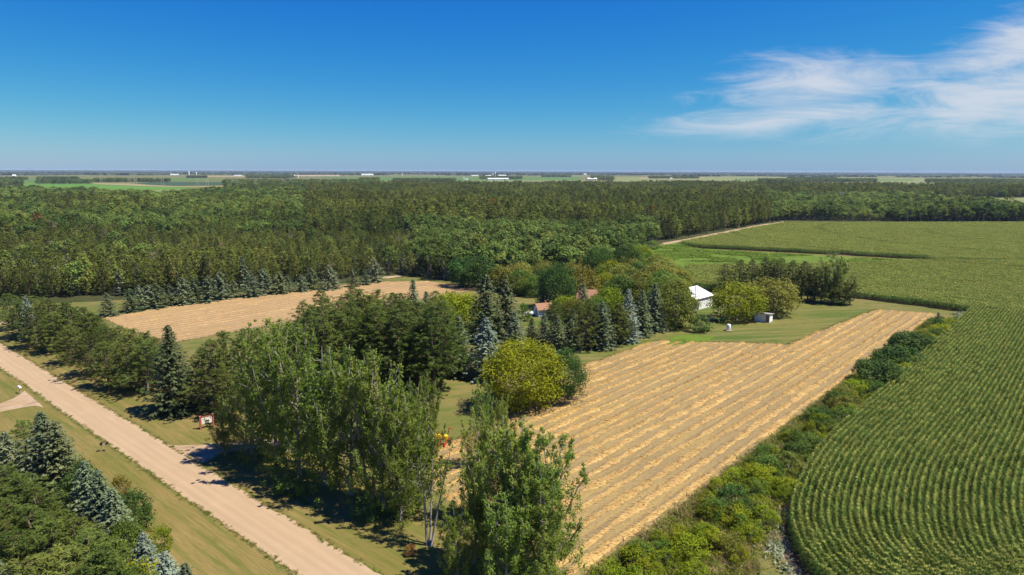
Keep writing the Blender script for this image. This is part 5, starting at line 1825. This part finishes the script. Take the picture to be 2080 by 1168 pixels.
far_barn(990, 1032, 366.0, 4.2, 'long white dairy barn of the largest far farm')
far_barn(1012, 1028, 358.0, 2.6, 'white barn behind the long dairy barn')
far_barn(986, 998, 358.2, 2.2, 'pale shed left of the far silos')
silo(1001, 363, 10.5, 2.6, 'tall pale silo beside the long dairy barn', 'concrete')
silo(1005.5, 362.5, 12.5, 2.8, 'taller silo with white dome beside the long dairy barn', 'concrete')
silo(942, 365, 5.5, 2.2, 'white silo standing alone left of the dairy farm')
far_barn(945, 950, 365.2, 2.0, 'small white shed by the lone silo')
far_barn(957, 971, 357.6, 1.9, 'white far shed left of the dairy farm')
far_barn(1193, 1212, 366.0, 4.4, 'pale far barn with a cream roof in front of the tree clump', 'white_metal', 'cream', 0.5)
far_barn(733, 757, 356.3, 3.0, 'long white hall on the horizon plain')
silo(598.5, 362, 6.5, 3.4, 'cream silo at the far tan sheds', 'cream')
silo(605.5, 361, 5.0, 2.4, 'smaller cream silo at the far tan sheds', 'cream')
far_barn(585, 596, 362.5, 2.2, 'grey far barn beside the cream silos', 'roof_grey', 'cream')
far_barn(610, 650, 358.2, 2.2, 'long tan feedlot shed near the horizon', 'plank', 'cream', 0.2)
far_barn(652, 688, 358.0, 1.8, 'second long tan shed near the horizon', 'plank', 'cream', 0.2)
far_barn(24, 31, 359.2, 3.6, 'white far barn near the edge of the picture')
far_barn(0, 8, 361.5, 2.4, 'white farm shed at the very edge of the picture')
far_barn(18, 26, 362.0, 2.0, 'low pale farm shed below the white far barn')
far_barn(345, 362, 356.0, 2.2, 'pale shed near the far elevator')
silo(384, 355.5, 7.0, 2.2, 'pale grain elevator left of its twin on the horizon')
silo(399, 355.5, 5.5, 1.8, 'pale grain elevator right of its twin on the horizon')
far_barn(474, 491, 357.5, 1.8, 'low pale shed in the far fields')
silo(817, 357.5, 5.0, 2.0, 'pinkish silo on the far plain', 'cream')
silo(883, 358, 3.6, 1.6, 'small white silo on the far plain')
far_barn(1186, 1191, 355.0, 2.0, 'tiny white building in the horizon woods')
far_barn(1660, 1668, 359.0, 2.0, 'tiny white farmhouse under the horizon woods')
far_barn(1361, 1366, 363.6, 2.0, 'small white house at the far tree clump')
far_barn(1398, 1403, 354.6, 1.8, 'white speck of a building on the far horizon')
far_barn(1915, 1921, 366.5, 2.2, 'small white building by the far tree belt')


def power_pole(x, y, hpx, label, lattice=False):
    g = G(x, y)
    k = np.hypot(*g) / FPX
    h = hpx * k
    t = empty('power_pole', (g[0], g[1], 0), 0.25)
    tag(t, label, 'power pole', 'H-frame poles of the power line')
    w = h * 0.13
    for sx in (-w, w):
        mb = MB()
        mb.tube([(sx, 0, -0.3), (sx, 0, h)], [0.34, 0.22], 6)
        mb.build('post', M['pole_pale'], t)
    bd('crossarm', t, M['pole_pale'], ((0, 0, h * 0.86), (w * 4.2, 0.35, 0.4)))
    mb = MB()
    mb.tube([(-w, 0, h * 0.5), (w, 0, h * 0.8)], 0.14, 4)
    mb.tube([(w, 0, h * 0.5), (-w, 0, h * 0.8)], 0.14, 4)
    mb.build('brace', M['pole_pale'], t)


for k, (x, y, hp) in enumerate([(206, 371, 11), (263, 375, 13), (276, 376, 14), (331, 377, 15), (402, 376, 13), (421, 378, 15), (474, 378.5, 13), (481, 379, 14), (520, 379, 14), (576, 379, 14), (649, 380, 14), (820, 376, 9), (1323, 402, 20), (1709, 412, 21)]):
    power_pole(x, y, hp, f'slender H-frame power pole beyond the woods, {ordinal(k + 1)} along the line')

# ------------------------------------------------------------------ weeds and rough grass
def tuft(seed, n, L, W, mat, spread):
    rg = np.random.default_rng(seed)
    mb = MB()
    d = unit(rg.normal(size=(n, 3)) * np.array([0.6, 0.6, 0.15]) + np.array([0, 0, 0.75]))
    b0 = np.c_[rg.normal(size=(n, 2)) * spread, np.zeros(n)]
    LL = L * rg.uniform(0.6, 1.2, n)
    cards(mb, b0 + d * LL[:, None] * 0.5, rg.normal(size=(n, 3)) * 0.6 + np.array([0.2, -0.2, 0.8]), LL, W, rg, axis=d)
    return mb.build('tuft', mat, mesh_only=True)


M['tuft_green'] = leaf_mat('rough_grass_blades', (0.130, 0.175, 0.024), (0.260, 0.275, 0.056), 0.4)
M['tuft_sage'] = leaf_mat('silvery_weed_leaves', (0.200, 0.240, 0.120), (0.340, 0.370, 0.230), 0.3, huev=0.01)
M['tuft_lush'] = leaf_mat('lush_grass_blades', (0.110, 0.190, 0.020), (0.210, 0.300, 0.045), 0.4)
M['tuft_dry'] = leaf_mat('dry_grass_blades', (0.250, 0.200, 0.080), (0.360, 0.280, 0.120), 0.3, huev=0.01)
tc_ = asset_collection('tuft', [tuft(1, 26, 0.6, 0.07, M['tuft_green'], 0.22), tuft(2, 26, 0.5, 0.07, M['tuft_green'], 0.25), tuft(3, 26, 0.6, 0.06, M['tuft_dry'], 0.22), tuft(4, 46, 0.42, 0.13, M['tuft_sage'], 0.32), tuft(5, 40, 0.36, 0.13, M['tuft_sage'], 0.36), tuft(6, 30, 0.45, 0.12, M['tuft_lush'], 0.3)])
rg = np.random.default_rng(91)
TP = []
for s in np.arange(48, 214, 0.025):
    p = -35.6 + rg.random() * np.interp(s, [48, 70, 95, 120], [15.0, 11.5, 7.0, 6.2])
    if rg.random() < 0.75:
        TP.append(np.r_[D * s + N_ * p, rg.integers(0, 3)])
for i in range(60, len(EDGE) - 60):
    q = EDGE[i]
    s = q @ D
    for _ in range(2):
        f = 0.55 if (55 < s < 78 or s > 178) else 0.10
        if rg.random() < f:
            TP.append(np.r_[q - right[i] * (1.0 + abs(rg.normal()) * 0.8), 3 + rg.integers(0, 2)])
TP = np.array(TP)
dmin = np.full(len(TP), 1e9)
sg_ = np.zeros(len(TP))
for i in range(0, len(EDGE), 3):
    v = TP[:, :2] - EDGE[i]
    dd = np.hypot(v[:, 0], v[:, 1])
    m = dd < dmin
    dmin[m] = dd[m]
    sg_[m] = (v[m] @ right[i])
TP = TP[(sg_ < -0.5) & in_view(TP[:, :2], 6)]
n = len(TP)
sc_ = rg.uniform(0.8, 1.9, n)
scatter('rough_grass', np.c_[TP[:, :2], np.zeros(n)], np.c_[np.zeros((n, 2)), rg.uniform(0, 6.28, n)], np.c_[sc_, sc_, sc_], TP[:, 2].astype(int), tc_, 'rough grass and silvery weeds along the hedgerow', 'grass')
# short grass fringe along roads and field edges
def fringe(line, width, dens, kinds, rg):
    line = np.array(line)
    out = []
    for a, b_ in zip(line[:-1], line[1:]):
        L = np.linalg.norm(b_ - a)
        nn = int(L * dens)
        if nn == 0:
            continue
        tt = rg.random(nn)[:, None]
        nv = np.array([-(b_ - a)[1], (b_ - a)[0]]) / (L + 1e-9)
        P = a + (b_ - a) * tt + nv * (rg.normal(size=(nn, 1)) * width)
        out.append(np.c_[P, rg.choice(kinds, nn)])
    return np.concatenate(out)


FR = [fringe([A_far - rd * 20, A_far + rd * 140], 0.18, 4, [0, 1, 2], rg), fringe([A_near - rd * 20, A_near + rd * 140], 0.18, 4, [0, 1, 2], rg),
      fringe(BIG[:3], 0.35, 4, [0, 1, 2, 2], rg), fringe(BIG[5:] + BIG[:1], 0.35, 4, [0, 1, 2, 2], rg), fringe(STRIP + STRIP[:1], 0.4, 2.5, [0, 1, 2], rg)]
FR = np.concatenate(FR)
FR = FR[in_view(FR[:, :2], 5)]
n = len(FR)
sc_ = rg.uniform(0.3, 0.6, n)
scatter('fringe_grass', np.c_[FR[:, :2], np.zeros(n)], np.c_[np.zeros((n, 2)), rg.uniform(0, 6.28, n)], np.c_[sc_, sc_, sc_], FR[:, 2].astype(int), tc_, 'ragged grass along the road and field edges', 'grass')
# meadow herbs in the bright wedge
poly = np.array([G(*q) for q in [(1290, 560), (1300, 520), (1340, 503), (1388, 492), (1400, 503), (1500, 511), (1700, 521), (1890, 531), (1720, 533), (1402, 532), (1388, 548)]])
lo, hi = poly.min(0), poly.max(0)
P = rg.uniform(lo, hi, (9000, 2))
P = P[inside(P, poly) & (vnoise(P, 9, 8) > 0.45)]
n = len(P)
sc_ = rg.uniform(1.2, 2.6, n)
scatter('meadow_herbs', np.c_[P, np.zeros(n)], np.c_[np.zeros((n, 2)), rg.uniform(0, 6.28, n)], np.c_[sc_ * 1.6, sc_ * 1.6, sc_ * 0.8], np.full(n, 5), tc_, 'tall herbs in the bright meadow wedge', 'grass')

# ------------------------------------------------------------------ haze
hz = MB()
hz.box((0, 12000, 23.0), (56000, 27000, 48.0))
m_, b_ = new_mat('haze_air')
vol = b_.n('ShaderNodeVolumePrincipled')
vol.inputs['Color'].default_value = (0.62, 0.78, 0.98, 1)
vol.inputs['Density'].default_value = 4e-5
vol.inputs['Anisotropy'].default_value = 0.0
o_ = b_.n('ShaderNodeOutputMaterial')
m_.node_tree.links.new(vol.outputs[0], o_.inputs['Volume'])
tag(hz.build('haze', m_), 'thin blue haze over the far country', 'haze', None, 'stuff')
